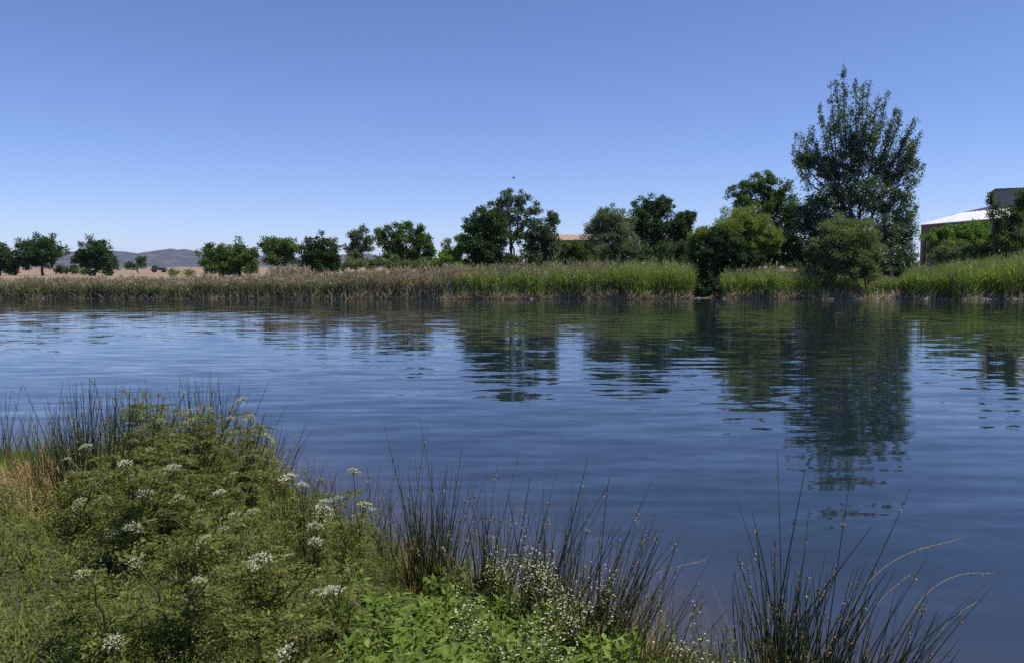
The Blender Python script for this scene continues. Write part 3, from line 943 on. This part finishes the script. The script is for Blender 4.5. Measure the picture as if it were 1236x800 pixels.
p = at(620, 215.5, 70)
root = thing('flying_bird', 'tiny dark bird flying just above the tall ash', 'bird', p)
mb = MB()
t = np.linspace(0, 1, 7)
body = np.stack([(t - 0.5) * 0.3, 0 * t, 0.01 * np.sin(t * 3)], 1)
rad = np.array([0.008, 0.03, 0.045, 0.045, 0.035, 0.03, 0.006])
a = np.arange(8) / 8 * 2 * math.pi
V = np.concatenate([body[i] + np.stack([0 * a, np.cos(a) * rad[i], np.sin(a) * rad[i]], 1) for i in range(7)])
j = np.arange(8)
j2 = (j + 1) % 8
mb.add(V, [np.stack([j + 8 * s, j2 + 8 * s, j2 + 8 * s + 8, j + 8 * s + 8], 1) for s in range(6)])
mb.build('body', M['darkpaint'], root, True)
for s in (-1, 1):
    mb = MB()
    V = [[0.05, s * 0.03, 0.02], [0.07, s * 0.16, 0.10], [0.0, s * 0.32, 0.12], [-0.05, s * 0.16, 0.09], [-0.07, s * 0.03, 0.015]]
    V = np.array(V)
    V = np.concatenate([V, V + [0, 0, 0.008]])
    j = np.arange(5)
    j2 = (j + 1) % 5
    mb.add(V, [j[None, ::-1].copy(), (j + 5)[None, :], np.stack([j, j2, j2 + 5, j + 5], 1)])
    mb.build('wing', M['darkpaint'], root)


# ------------------------------------------------------------------ near bank: lawn
def lawn():
    rng = np.random.default_rng(70)
    n = 250000
    X = rng.uniform(-9.5, 2.6, n)
    Y = rng.uniform(1.6, 12.5, n)
    dens = np.clip(1.5 - Y / 5.0, 0.3, 1)
    dn = near_edge(X) - Y
    ok = (dn > 0.12) & (rng.uniform(0, 1, n) < dens) & (np.abs(X) < Y * 0.75 + 1.5)
    X, Y, dn = X[ok], Y[ok], dn[ok]
    n = len(X)
    tuft = 0.5 + 0.5 * np.sin(X * 4.1 + 2 * np.sin(Y * 3.3)) * np.sin(Y * 4.7 + 1.5 * np.sin(X * 2.9))
    B = np.stack([X, Y, ground_z(X, Y) - 0.01], 1)
    H = (0.05 + 0.09 * tuft) * rng.uniform(0.5, 1.5, n) * (1 + 0.9 * sstep(2.2, 0.2, dn))
    ang = rng.uniform(0, 2 * math.pi, n)
    out = np.stack([np.cos(ang), np.sin(ang), 0 * ang], 1)
    t = np.linspace(0, 1, 4)
    tl = rng.uniform(0.1, 0.8, n)
    pts = B[:, None] + (np.array([0, 0, 1.0]) + out * (tl * 0.5)[:, None])[:, None] * (H[:, None] * t)[..., None] + (out * tl[:, None] + np.array([0, 0, -0.35]))[:, None] * (H[:, None] * t ** 2)[..., None] * 0.8
    side = np.stack([-np.sin(ang), np.cos(ang), 0 * ang], 1)
    mb = MB()
    mb.ribbons(pts, rng.uniform(0.004, 0.008, n), side, 1.8)
    # small round clover-like leaves among the blades
    k = 60000
    i = rng.integers(0, n, k)
    P = B[i] + np.stack([rng.normal(0, 0.03, k), rng.normal(0, 0.03, k), rng.uniform(0.01, 0.09, k)], 1)
    A = unit(rand_dirs(rng, k) + np.array([0, 0, 0.25]))
    mb.leaves(P, A, perp(rng, A), rng.uniform(0.012, 0.028, k), rng.uniform(0.008, 0.016, k))
    o = mb.build('lawn_grass', M['grass'])
    tag(o, 'short sunlit yellow-green grass on the near bank', 'grass', kind='stuff')


lawn()


# leafy ground cover at the bottom centre
def ground_cover(label, spots, mat, n, hmax, leaf, seed):
    """spots: (px x, px y, radius metres)"""
    rng = np.random.default_rng(seed)
    mb = MB()
    for (x, y, r) in spots:
        c = on_ground(x, y)
        for s in range(n):
            a, q = rng.uniform(0, 6.28), r * math.sqrt(rng.uniform())
            bx, by = c[0] + math.cos(a) * q, c[1] + math.sin(a) * q
            if near_edge(bx) - by < 0.03:
                continue
            bz = float(ground_z(bx, by))
            H = hmax * rng.uniform(0.55, 1.1) * (1.1 - 0.5 * (q / r) ** 2)
            d_ = unit(np.array([rng.normal(0, 0.22), rng.normal(0, 0.22), 1.0]))
            b_ = np.array([bx, by, bz])
            t = np.linspace(0, 1, 5)
            pts = b_ + d_ * (H * t)[:, None]
            mb.tubes(pts[None], np.array([0.0025]), 3, 0.5, 1)
            k = int(H / max(0.016, leaf * 0.45))
            f = np.repeat((np.arange(k) + 1.2) / (k + 0.4), 2)
            az = np.repeat(np.arange(k) * (math.pi / 2) + rng.uniform(0, 3), 2) + np.tile([0, math.pi], k) + rng.normal(0, 0.25, 2 * k)
            P = b_ + d_ * (H * f)[:, None]
            A = unit(np.stack([np.cos(az), np.sin(az), rng.uniform(-0.25, 0.75, 2 * k) * (0.4 + f)], 1))
            S = unit(np.cross(A, np.array([0, 0, 1.0])) + rng.normal(0, 0.15, (2 * k, 3)))
            L = leaf * rng.uniform(0.7, 1.25, 2 * k) * (1.15 - 0.5 * np.abs(f - 0.5))
            mb.leaves(P, A, S, L, L * 0.42, -0.12)
    o = mb.build('leafy_ground_cover', [M[mat], M['herbstem']])
    return tag(o, label, 'ground cover', kind='stuff')


ground_cover('bright green leafy weeds massed at the bottom centre', [(470, 770, 0.4), (560, 770, 0.4), (630, 775, 0.35), (560, 720, 0.3), (690, 795, 0.3), (480, 820, 0.45), (620, 830, 0.45), (740, 830, 0.35)], 'weed', 55, 0.26, 0.07, 81)
ground_cover('fine-leaved green undergrowth below the white umbels', [(60, 620, 0.35), (130, 680, 0.5), (350, 740, 0.45), (400, 700, 0.4), (440, 690, 0.35), (330, 680, 0.4), (180, 620, 0.5), (250, 640, 0.5), (100, 600, 0.4), (410, 790, 0.4)], 'herb', 46, 0.27, 0.026, 82)
ground_cover('taller yellowish leafy growth inside the flowering mass', [(130, 640, 0.35), (180, 620, 0.4), (230, 610, 0.4), (280, 620, 0.4), (310, 640, 0.3), (200, 660, 0.4), (260, 670, 0.4), (370, 680, 0.3), (150, 600, 0.35)], 'herb', 70, 0.36, 0.028, 84)
ground_cover('yellow-green leafy growth crowning the back of the flowering mass', [(150, 590, 0.25), (190, 585, 0.3), (230, 580, 0.3), (265, 580, 0.3), (300, 590, 0.28), (325, 610, 0.2), (210, 600, 0.3), (280, 610, 0.3)], 'yherb', 62, 0.62, 0.032, 85)
ground_cover('small mid green weeds in the grass at the lower left corner', [(60, 720, 0.3), (120, 770, 0.2), (20, 780, 0.25), (10, 660, 0.4)], 'herb', 14, 0.1, 0.03, 83)


def tall_grass():
    rng = np.random.default_rng(91)
    n = 9000
    X = rng.uniform(-9.5, 2.4, n)
    dn = np.abs(rng.normal(0, 1.0, n)) + 0.02
    Y = near_edge(X) - dn / 0.8
    spot = 0.5 + 0.5 * np.sin(X * 3.3 + 1.5 * np.sin(Y * 2.6)) * np.sin(Y * 2.9 + X)
    ok = (Y > 2.2) & (rng.uniform(0, 1, n) < 0.25 + 0.75 * spot)
    X, Y, dn = X[ok], Y[ok], dn[ok]
    n = len(X)
    B = np.stack([X, Y, ground_z(X, Y) - 0.02], 1)
    H = rng.uniform(0.2, 0.62, n) * (1.05 - 0.25 * np.minimum(dn, 2))
    D = unit(np.stack([rng.normal(0.03, 0.16, n), rng.normal(0, 0.16, n), np.ones(n)], 1))
    ang = rng.uniform(0, 6.28, n)
    o_ = np.stack([np.cos(ang), np.sin(ang), -0.5 + 0 * ang], 1) * rng.uniform(0.02, 0.3, n)[:, None]
    t = np.linspace(0, 1, 5)
    pts = B[:, None] + D[:, None] * (H[:, None] * t)[..., None] + o_[:, None] * (H[:, None] * t ** 2)[..., None]
    side = np.stack([np.cos(ang + 1), np.sin(ang + 1), 0 * ang], 1)
    dry = rng.uniform(0, 1, n) < 0.22
    mb = MB()
    mb.ribbons(pts[~dry], rng.uniform(0.003, 0.006, (~dry).sum()), side[~dry], 2.2)
    mb.ribbons(pts[dry], rng.uniform(0.002, 0.004, dry.sum()), side[dry], 3, 1)
    tip = pts[dry][:, -1]
    dd = unit(pts[dry][:, -1] - pts[dry][:, -2])
    for j in range(7):
        A = unit(dd + rng.normal(0, 0.35, dd.shape))
        mb.leaves(tip - dd * rng.uniform(0, 0.07, (len(tip), 1)), A, perp(rng, A), 0.014, 0.005, m=1)
    o = mb.build('tall_grass', [M['grass'], M['seed']])
    tag(o, 'thin tall grass and seeding stalks along the near water edge', 'grass', kind='stuff')


tall_grass()


# ------------------------------------------------------------------ near bank: flowering umbel plants
def umbel_mesh(name, mat, seed, rays=20, fl=9):
    rng = np.random.default_rng(seed)
    mb = MB()
    R = 1.0
    for i in range(rays):
        a = i * 2.39996
        q = math.sqrt((i + 0.5) / rays)
        tip = np.array([math.cos(a) * q, math.sin(a) * q, 0.72 - 0.5 * q * q + rng.normal(0, 0.07)]) * R
        mb.tubes(np.array([[[0, 0, 0], tip * 0.55 + [0, 0, -0.03], tip]]), np.array([0.018]), 3, 0.4, 1)
        P = tip + rng.normal(0, 0.1, (fl, 3)) * np.array([1, 1, 0.8])
        A = unit(rng.normal(0, 1, (fl, 3)) + np.array([0, 0, 0.25]))
        mb.leaves(P - A * 0.06, A, perp(rng, A), rng.uniform(0.1, 0.2, fl), rng.uniform(0.09, 0.16, fl), 0)
    return mb.mesh(name, [M[mat], M['herbstem']])


UM = {'white': [umbel_mesh('flower_umbel', 'white', s) for s in (1, 2, 3)],
      'cream': [umbel_mesh('flower_umbel', 'cream', s) for s in (4, 5, 6)],
      'seed': [umbel_mesh('flower_umbel', 'seedumbel', s, 16, 8) for s in (7, 8, 9)]}


def feather_leaf(mb, rng, p, az, L, m=0):
    """divided leaf: curved rachis with paired leaflets"""
    k = 8
    t = np.linspace(0, 1, k)
    o_ = np.array([math.cos(az), math.sin(az), 0])
    pts = p + o_ * (L * t)[:, None] + np.array([0, 0, 1.0]) * (L * (0.55 * t - 0.6 * t ** 2))[:, None]
    mb.tubes(pts[None], np.array([0.0022]), 3, 0.6, 1)
    side = np.array([-o_[1], o_[0], 0])
    for s in (-1, 1):
        for rep in range(4):
            f = np.linspace(0.2, 1, 7) + rng.normal(0, 0.03, 7)
            P = p + o_ * (L * f)[:, None] + np.array([0, 0, 1.0]) * (L * (0.55 * f - 0.6 * f ** 2))[:, None]
            Ls = L * 0.34 * (1.1 - 0.75 * f)
            P = P + side * s * (Ls * rep * 0.27)[:, None]
            A = unit(side * s * (0.9 - 0.22 * rep) + o_ * (0.5 + 0.22 * rep) + rng.normal(0, 0.35, (7, 3)))
            mb.leaves(P, A, perp(rng, A), Ls * 0.55, Ls * 0.2, 0.1, m=m)


def umbel_plant(label, bx, by, umbels, seed, leaves=14, extra=0, group='white flowering umbel plants on the near bank', H=0.75, leafmat='herb'):
    """umbels: (px x, px y, radius m, kind)"""
    rng = np.random.default_rng(seed + 900)
    b = on_ground(bx, by)
    root = thing('umbel_plant', label, 'plant', b, group)
    st, lf = MB(), MB()
    todo = []
    for (ux, uy, r, kd) in umbels:
        todo.append((at(ux, uy, b[1] + rng.uniform(-0.45, -0.1)) - b, r * 1.1, kd))
    for e in range(extra):
        a, q = rng.uniform(0, 6.28), rng.uniform(0.05, 0.4)
        todo.append((np.array([math.cos(a) * q, math.sin(a) * q, H * rng.uniform(0.6, 1.05)]), rng.uniform(0.022, 0.042), rng.choice(['cream', 'seed', 'seed'])))
    for (tip, r, kd) in todo:
        foot = rng.normal(0, 0.035, 3) * np.array([1, 1, 0])
        t = np.linspace(0, 1, 7)[:, None]
        pts = foot + (tip - foot) * np.concatenate([t ** 1.5, t ** 1.5, t], 1) + rng.normal(0, 0.008, (7, 3))
        pts[0] = foot
        pts[-1] = tip
        st.tubes(pts[None], np.array([0.0065]), 5, 0.6)
        hgt = np.linalg.norm(tip)
        for q in range(3):
            f = rng.integers(2, 6)
            feather_leaf(lf, rng, pts[f], rng.uniform(0, 6.28), rng.uniform(0.09, 0.17) * min(1.2, hgt / 0.5))
        o = bpy.data.objects.new('flower_umbel', UM[kd][rng.integers(0, 3)])
        COL.objects.link(o)
        o.parent = root
        o.location = tip - np.array([0, 0, r * 0.5])
        s = r * rng.uniform(0.9, 1.1)
        o.scale = (s, s, s)
        o.rotation_euler = (rng.normal(0, 0.25), rng.normal(0, 0.25), rng.uniform(0, 6.28))
    for q in range(int(leaves * 2.2)):
        feather_leaf(lf, rng, np.array([rng.normal(0, 0.06), rng.normal(0, 0.06), rng.uniform(0.05, H * 0.85)]), rng.uniform(0, 6.28), rng.uniform(0.12, 0.24))
    st.build('stems', M['herbstem'], root)['kind'] = 'stuff'
    lf.build('leaves', [M[leafmat], M['herbstem']], root)['kind'] = 'stuff'
    return root


W, C_, S_ = 'white', 'cream', 'seed'
umbel_plant('umbel plant with flat white heads, left part of the flowering mass', 165, 690, [(151, 557, .035, W), (175, 593, .05, W), (160, 634, .04, W), (137, 642, .035, C_), (125, 600, .04, S_), (190, 570, .04, S_)], 1, 24, 8, H=0.75)
umbel_plant('umbel plant with one bright white head at the top centre of the mass', 215, 670, [(209, 562, .045, W), (230, 575, .045, S_), (200, 545, .04, S_), (245, 590, .04, S_), (214, 600, .04, C_)], 2, 28, 14, H=0.85)
umbel_plant('umbel plant with small dense white heads below the highest stalks', 265, 700, [(265, 593, .04, W), (270, 637, .04, W), (283, 620, .035, C_), (306, 615, .04, C_), (250, 650, .03, S_), (214, 658, .04, C_)], 3, 24, 9, H=0.75)
umbel_plant('yellowish umbel plant gone to seed near the water, right of tall stalks', 300, 640, [(322, 526, .045, C_), (316, 515, .045, S_), (300, 545, .045, S_), (285, 560, .045, S_), (310, 570, .04, S_), (335, 560, .035, S_)], 4, 34, 22, H=0.95)
umbel_plant('yellowish seeding umbel plant crowning the back of the mass', 245, 620, [(250, 520, .04, S_), (230, 535, .045, S_), (262, 540, .045, S_), (215, 530, .04, S_), (280, 530, .04, S_)], 5, 34, 22, H=0.95)
umbel_plant('yellowish seeding umbel plant at the back left of the mass', 180, 615, [(185, 535, .04, S_), (165, 545, .045, S_), (200, 520, .04, S_), (150, 560, .04, S_), (170, 520, .035, S_)], 6, 34, 22, H=0.95)
umbel_plant('umbel plant with white heads leaning over the water left of centre', 380, 710, [(364, 584, .045, W), (349, 574, .05, W), (380, 633, .05, W), (380, 651, .045, W), (391, 615, .06, C_), (392, 606, .05, W), (350, 630, .04, S_)], 7, 14, 2)
umbel_plant('tall umbel plant with greenish yellow heads above the water', 425, 700, [(426, 567, .05, C_), (440, 608, .06, C_), (408, 600, .04, C_), (388, 579, .04, S_), (455, 640, .035, S_)], 8, 12, 1)
umbel_plant('umbel plant with a drooping white head in the lower left middle', 320, 770, [(315, 672, .045, W), (300, 680, .035, C_), (340, 690, .03, S_)], 9, 24, 5, H=0.6)
umbel_plant('low umbel plant with one fluffy white head near the bright weeds', 410, 780, [(402, 711, .045, W), (380, 700, .035, S_), (420, 690, .04, S_)], 10, 14, 2, H=0.45)
umbel_plant('low umbel plant with a white head at the bottom edge', 350, 830, [(346, 784, .045, W), (360, 760, .03, S_)], 11, 14, 2, H=0.4)
umbel_plant('low umbel plant with white heads at the lower left in the grass', 120, 790, [(110, 770, .03, W), (138, 772, .03, W), (100, 690, .03, C_)], 12, 10, 1, H=0.35)
umbel_plant('dark leafy umbel plant in the shade at the bottom left middle', 235, 790, [(240, 700, .035, C_), (215, 720, .03, S_), (260, 690, .03, S_)], 13, 34, 5, H=0.62)
umbel_plant('umbel plant with greenish heads at the left beside the brown grass', 100, 650, [(85, 570, .03, S_), (110, 585, .04, S_), (95, 610, .035, C_), (120, 620, .035, S_)], 14, 16, 4, H=0.5)


# ------------------------------------------------------------------ near bank: white starry bushy plants
def starry_plant(label, bx, by, H, spread, n, seed, flowers=16):
    rng = np.random.default_rng(seed + 1300)
    b = on_ground(bx, by)
    root = thing('starry_plant', label, 'plant', b, 'bushy plants with tiny white flowers')
    st, lf, fw = MB(), MB(), MB()
    for s in range(n):
        tip = np.array([rng.normal(0, spread), rng.normal(0, spread), H * rng.uniform(0.6, 1.08)])
        foot = rng.normal(0, 0.05, 3) * [1, 1, 0]
        t = np.linspace(0, 1, 6)[:, None]
        pts = foot + (tip - foot) * np.concatenate([t ** 1.4, t ** 1.4, t], 1) + rng.normal(0, 0.006, (6, 3))
        st.tubes(pts[None], np.array([0.0028]), 3, 0.5)
        k = 26
        f = rng.uniform(0.15, 0.95, k)
        P = foot + (tip - foot) * np.stack([f ** 1.4, f ** 1.4, f], 1)
        A = unit(rng.normal(0, 1, (k, 3)) * [1, 1, 0.5] + [0, 0, 0.3])
        lf.leaves(P, A, perp(rng, A), rng.uniform(0.025, 0.05, k), 0.012)
        k = flowers
        f = rng.uniform(0.45, 1.0, k)
        P = foot + (tip - foot) * np.stack([f ** 1.4, f ** 1.4, f], 1) + rng.normal(0, 0.03, (k, 3))
        for j in range(4):
            N = np.array([0, 0, 1.0])
            a = j * math.pi / 2 + rng.uniform(0, 1, k)
            A = unit(np.stack([np.cos(a), np.sin(a), rng.normal(0.25, 0.2, k)], 1))
            fw.leaves(P, A, unit(np.cross(A, N) + rng.normal(0, 0.1, (k, 3))), rng.uniform(0.004, 0.010, k), 0.006)
    st.build('stems', M['herbstem'], root)['kind'] = 'stuff'
    lf.build('leaves', M['herb'], root)['kind'] = 'stuff'
    fw.build('flowers', M['white'], root)['kind'] = 'stuff'
    return root


starry_plant('white-dotted bushy plant tallest of its kind, against the centre-right rushes', 640, 770, 0.62, 0.09, 16, 1)
starry_plant('white-dotted bushy plant with the densest flowers, right of the bright weeds', 680, 800, 0.55, 0.11, 15, 2, 16)
starry_plant('white-dotted bushy plant just right of the brown-footed rush clump', 600, 740, 0.5, 0.09, 13, 3)
starry_plant('white-dotted bushy plant low at the bottom edge right of centre', 650, 840, 0.42, 0.13, 13, 4, 14)
starry_plant('sparse white-dotted plant standing among the leaning rushes by the water', 735, 800, 0.58, 0.07, 8, 5)
starry_plant('sparse white-dotted plant over dark water between the two right rush clumps', 830, 850, 0.5, 0.1, 8, 6, 10)
starry_plant('white-dotted plant at the bottom edge before the rightmost rushes', 905, 870, 0.35, 0.13, 9, 7, 10)
starry_plant('white-dotted plant mixed into the bright weeds at bottom centre', 560, 800, 0.3, 0.12, 11, 8, 14)


# ------------------------------------------------------------------ near bank: rush clumps
def rush_clump(label, base, H, n, seed, dry=0.2, fan=0.16, lean=(0, 0), spread=0.1, r=0.0032, tall=0, seeds=0.35, tips=None):
    rng = np.random.default_rng(seed + 2000)
    b = np.array(base, float)
    root = thing('rush_clump', label, 'rushes', b, 'rush clumps on the near bank')
    green, dr, sd = MB(), MB(), MB()

    def stems(mb, k, hh, fan_, rad, sdp, tipvec=None, wob=0.06):
        P = np.stack([rng.normal(0, spread, k), rng.normal(0, spread, k), np.full(k, -0.03)], 1)
        if tipvec is None:
            D = unit(np.stack([rng.normal(lean[0], fan_, k) + P[:, 0] * 0.9, rng.normal(lean[1], fan_, k), np.ones(k)], 1))
            Hh = hh * rng.uniform(0.45, 1.05, k)
        else:
            dv = tipvec - P
            Hh = np.linalg.norm(dv, axis=1)
            D = dv / Hh[:, None]
        bend = rng.normal(0, wob, (k, 3))
        bend[:, 2] = -np.abs(bend[:, 0]) * 0.4
        t = np.linspace(0, 1, 8)
        bt = (t ** 2)[None, :, None] if tipvec is None else (t ** 2 - t)[None, :, None]
        pts = P[:, None] + D[:, None] * (Hh[:, None] * t)[..., None] + bend[:, None] * Hh[:, None, None] * bt
        mb.tubes(pts, rad * 1.3 * rng.uniform(0.7, 1.2, k), 4, 0.78)
        pick = np.where(rng.uniform(0, 1, k) < sdp)[0]
        for i in pick:
            f = rng.uniform(0.68, 0.96)
            j = int(f * 7)
            c = pts[i, j] + (pts[i, min(j + 1, 7)] - pts[i, j]) * (f * 7 - j)
            q = rng.integers(9, 20)
            A = unit(rng.normal(0, 1, (q, 3)) + D[i] * 0.8)
            sd.leaves(c + rng.normal(0, 0.004, (q, 3)) + D[i] * rng.normal(0, 0.012, (q, 1)), A, perp(rng, A), rng.uniform(0.008, 0.022, q), 0.008)

    n = int(n * 1.35)
    stems(green, int(n * (1 - dry)), H, fan, r, seeds)
    if dry > 0:
        stems(dr, max(4, int(n * dry)), H * 0.66, fan * 1.3, r, seeds * 0.6, None, 0.14)
    if tips:
        T = np.array([at(x, y, b[1] + rng.uniform(-0.25, 0.25)) - b for x, y in tips])
        stems(green, len(tips), 0, 0, r * 1.2, 0.85, T, 0.05)
    green.build('stems', M['rush'], root, True)['kind'] = 'stuff'
    if dry > 0:
        dr.build('dry_stems', M['rushdry'], root, True)['kind'] = 'stuff'
    if sd.n:
        sd.build('seed_heads', M['seed'], root)['kind'] = 'stuff'
    return root


def G(x, y):
    return on_ground(x, y)


def WB(x, y, z=-0.02):
    """clump standing in shallow water, base pixel (x, y)"""
    u, v = (x - PW / 2) / F, (PH / 2 - y) / F
    s = (z - CAMZ) / (v * CP - SP)
    return np.array([u * s, s * (CP + v * SP), z])


rush_clump('dark rush clump cut by the left edge of the picture', G(2, 560), 0.95, 34, 1, 0.2, 0.14, r=0.0042)
rush_clump('rush clump with brown dead stalks near the left edge', G(62, 600), 0.85, 60, 2, 0.45, 0.2, r=0.0042)
rush_clump('dense dark green rush clump left of the flowering mass', G(106, 625), 1.0, 100, 3, 0.15, 0.1, spread=0.09, r=0.0044)
rush_clump('upright dark rushes at the waterline behind the flowering mass', G(135, 570), 1.0, 75, 4, 0.1, 0.12, r=0.0044)
rush_clump('tallest rush clump rising over the back of the flowering mass', G(240, 590), 1.22, 130, 5, 0.1, 0.12, spread=0.15, r=0.0046, tips=[(233, 468), (252, 452), (262, 460), (290, 470), (275, 480)])
rush_clump('thin rushes over the water between two left clumps', G(185, 575), 1.0, 60, 6, 0.1, 0.16, r=0.0042)
rush_clump('short rushes right of the tall clump, leaning to the water', G(312, 605), 0.95, 60, 7, 0.15, 0.14, (0.15, 0), r=0.0042)
rush_clump('thin upright rushes over open water left of centre', G(355, 650), 0.75, 42, 8, 0.1, 0.1, r=0.0042)
rush_clump('rushes among the greenish yellow umbels', G(415, 660), 0.72, 55, 9, 0.15, 0.12, spread=0.14)
rush_clump('short thin rushes left of the brown-footed clump', G(465, 680), 0.62, 40, 10, 0.15, 0.12)
rush_clump('rush clump with rusty brown foot at the picture centre', G(520, 715), 0.98, 150, 11, 0.42, 0.1, spread=0.085, tips=[(463, 510), (507, 505), (516, 515), (500, 545), (540, 560), (558, 535), (480, 560)])
rush_clump('rushes right of the brown-footed clump', G(590, 735), 0.85, 60, 12, 0.25, 0.13, (0.05, 0), tips=[(627, 545), (640, 575), (600, 560)])
rush_clump('rushes with tall stems behind the white-dotted plants', G(655, 760), 0.92, 85, 13, 0.3, 0.14, (0.12, 0), tips=[(672, 565), (710, 550), (690, 580), (737, 580)])
rush_clump('rush clump leaning right over the water, rusty at its foot', G(715, 800), 0.95, 150, 14, 0.45, 0.14, (0.24, 0.05), spread=0.12, tips=[(787, 580), (785, 650), (760, 640), (735, 575)])
rush_clump('few rushes in the gap between the leaning and the rightmost clump', G(785, 840), 0.75, 34, 15, 0.3, 0.2, (0.3, 0.0))
tips_r = [(938, 543), (972, 565), (1027, 572), (1098, 590), (889, 600), (908, 618), (977, 610), (1052, 635), (912, 632), (1018, 680), (936, 650), (955, 670), (962, 690), (980, 682), (1000, 650), (925, 690),
          (1040, 690), (1070, 690), (884, 660), (890, 668), (1030, 720), (1060, 700), (1005, 700), (945, 720)]
rush_clump('largest near rush clump with long dark stems against open water, lower right', WB(952, 850), 0.85, 130, 16, 0.2, 0.13, (0.06, 0), spread=0.13, r=0.0042, seeds=0.4, tips=tips_r)
rush_clump('rushes leaning right at the lower right corner', WB(1040, 860), 0.72, 60, 17, 0.3, 0.16, (0.3, 0), spread=0.12, r=0.004, tips=[(1120, 670), (1125, 700), (1130, 705), (1207, 690), (1198, 708), (1150, 740), (1180, 720)])
rush_clump('short rushes at the foot of the largest near clump', WB(870, 860), 0.5, 50, 18, 0.3, 0.2, (-0.05, 0), spread=0.12, r=0.0036)


# ------------------------------------------------------------------ brown dead grass and bent seeding stalks
def dead_tuft(label, x, y, H, n, seed, spread=0.2):
    rng = np.random.default_rng(seed + 3000)
    b = on_ground(x, y)
    P = np.stack([rng.normal(0, spread, n), rng.normal(0, spread, n), np.full(n, -0.02)], 1)
    D = unit(np.stack([rng.normal(0, 0.45, n), rng.normal(0, 0.4, n), np.ones(n)], 1))
    L = H * rng.uniform(0.4, 1.1, n)
    t = np.linspace(0, 1, 6)
    o_ = unit(D * [1, 1, 0])
    pts = P[:, None] + D[:, None] * (L[:, None] * t)[..., None] + (o_ * 0.5 - np.array([0, 0, 0.55]))[:, None] * (L[:, None] * t ** 2)[..., None]
    mb = MB()
    side = unit(np.cross(o_, np.array([0, 0, 1.0])))
    mb.ribbons(pts, 0.006, side, 2)
    root = thing('dead_grass_tuft', label, 'grass tuft', b, 'brown dead grass tufts')
    o = mb.build('blades', M['rushdry'], root)
    return root


dead_tuft('rusty brown dead grass tuft at the left edge', 15, 600, 0.5, 420, 1, 0.22)
dead_tuft('brown dead grass tuft left of the dense dark rush clump', 75, 620, 0.45, 380, 2, 0.2)
dead_tuft('pale brown dead grass tuft between the two leftmost rush clumps', 40, 580, 0.4, 260, 4, 0.18)
dead_tuft('straw-coloured dead grass at the foot of the centre-right rushes', 760, 815, 0.35, 160, 3, 0.12)


def bent_stalk(label, pxs, d, seed):
    """pale grass stalk through photo pixels, foot first"""
    rng = np.random.default_rng(seed + 4000)
    P = np.array([at(x, y, d + 0.05 * i) for i, (x, y) in enumerate(pxs)])
    k = 16
    u = np.linspace(0, len(P) - 1, k)
    pts = np.stack([np.interp(u, np.arange(len(P)), P[:, c]) for c in range(3)], 1)
    for _ in range(3):
        pts[1:-1] = (pts[:-2] + 2 * pts[1:-1] + pts[2:]) / 4
    b = pts[0].copy()
    root = thing('seeding_grass_stalk', label, 'grass stalk', b, 'pale bent grass stalks')
    mb = MB()
    mb.tubes((pts - b)[None], np.array([0.0028]), 4, 0.5)
    mb.build('stem', M['straw'], root, True)
    q = 60
    f = rng.uniform(0.72, 1.0, q)
    c = np.stack([np.interp(f * (k - 1), np.arange(k), (pts - b)[:, i]) for i in range(3)], 1)
    D = unit(pts[-1] - pts[-4])
    A = unit(D + rng.normal(0, 0.4, (q, 3)))
    mb = MB()
    mb.leaves(c, A, perp(rng, A), rng.uniform(0.008, 0.018, q), 0.005)
    mb.build('seed_heads', M['seed'], root)['kind'] = 'stuff'


bent_stalk('pale bent grass stalk arching right above the dark water, highest', [(985, 850), (1010, 760), (1050, 695), (1095, 665), (1160, 650)], 4.3, 1)
bent_stalk('pale bent grass stalk arching over to a drooping tip, far right', [(1060, 850), (1085, 760), (1120, 710), (1160, 690), (1200, 692)], 4.3, 2)
bent_stalk('short pale bent stalk crossing the largest rush clump', [(1000, 860), (1030, 770), (1060, 725), (1098, 693)], 4.25, 3)
bent_stalk('pale bent stalk low at the lower right corner', [(1090, 870), (1120, 790), (1145, 745), (1178, 727)], 4.2, 4)
bent_stalk('thin pale stalk pointing right beside the leaning rushes', [(700, 800), (735, 725), (790, 690), (850, 676)], 4.7, 5)
bent_stalk('pale fallen stalk slanting before the brown-footed rush clump', [(598, 735), (575, 715), (560, 690), (545, 672)], 5.0, 6)

# ------------------------------------------------------------------ haze
mb = MB()
mb.box((0, 4700, 85), (19000, 9600, 180))
o = mb.build('haze', None)
o['kind'] = 'stuff'
tag(o, 'thin bluish summer haze over the plain and hills', 'haze', kind='stuff')
m, nt, out = new_mat('haze_air')
v = nt.nodes.new('ShaderNodeVolumePrincipled')
v.inputs['Color'].default_value = (0.42, 0.55, 1.0, 1)
v.inputs['Density'].default_value = 0.000045
v.inputs['Anisotropy'].default_value = 0.2
nt.links.new(v.outputs[0], out.inputs['Volume'])
o.data.materials.clear()
o.data.materials.append(m)
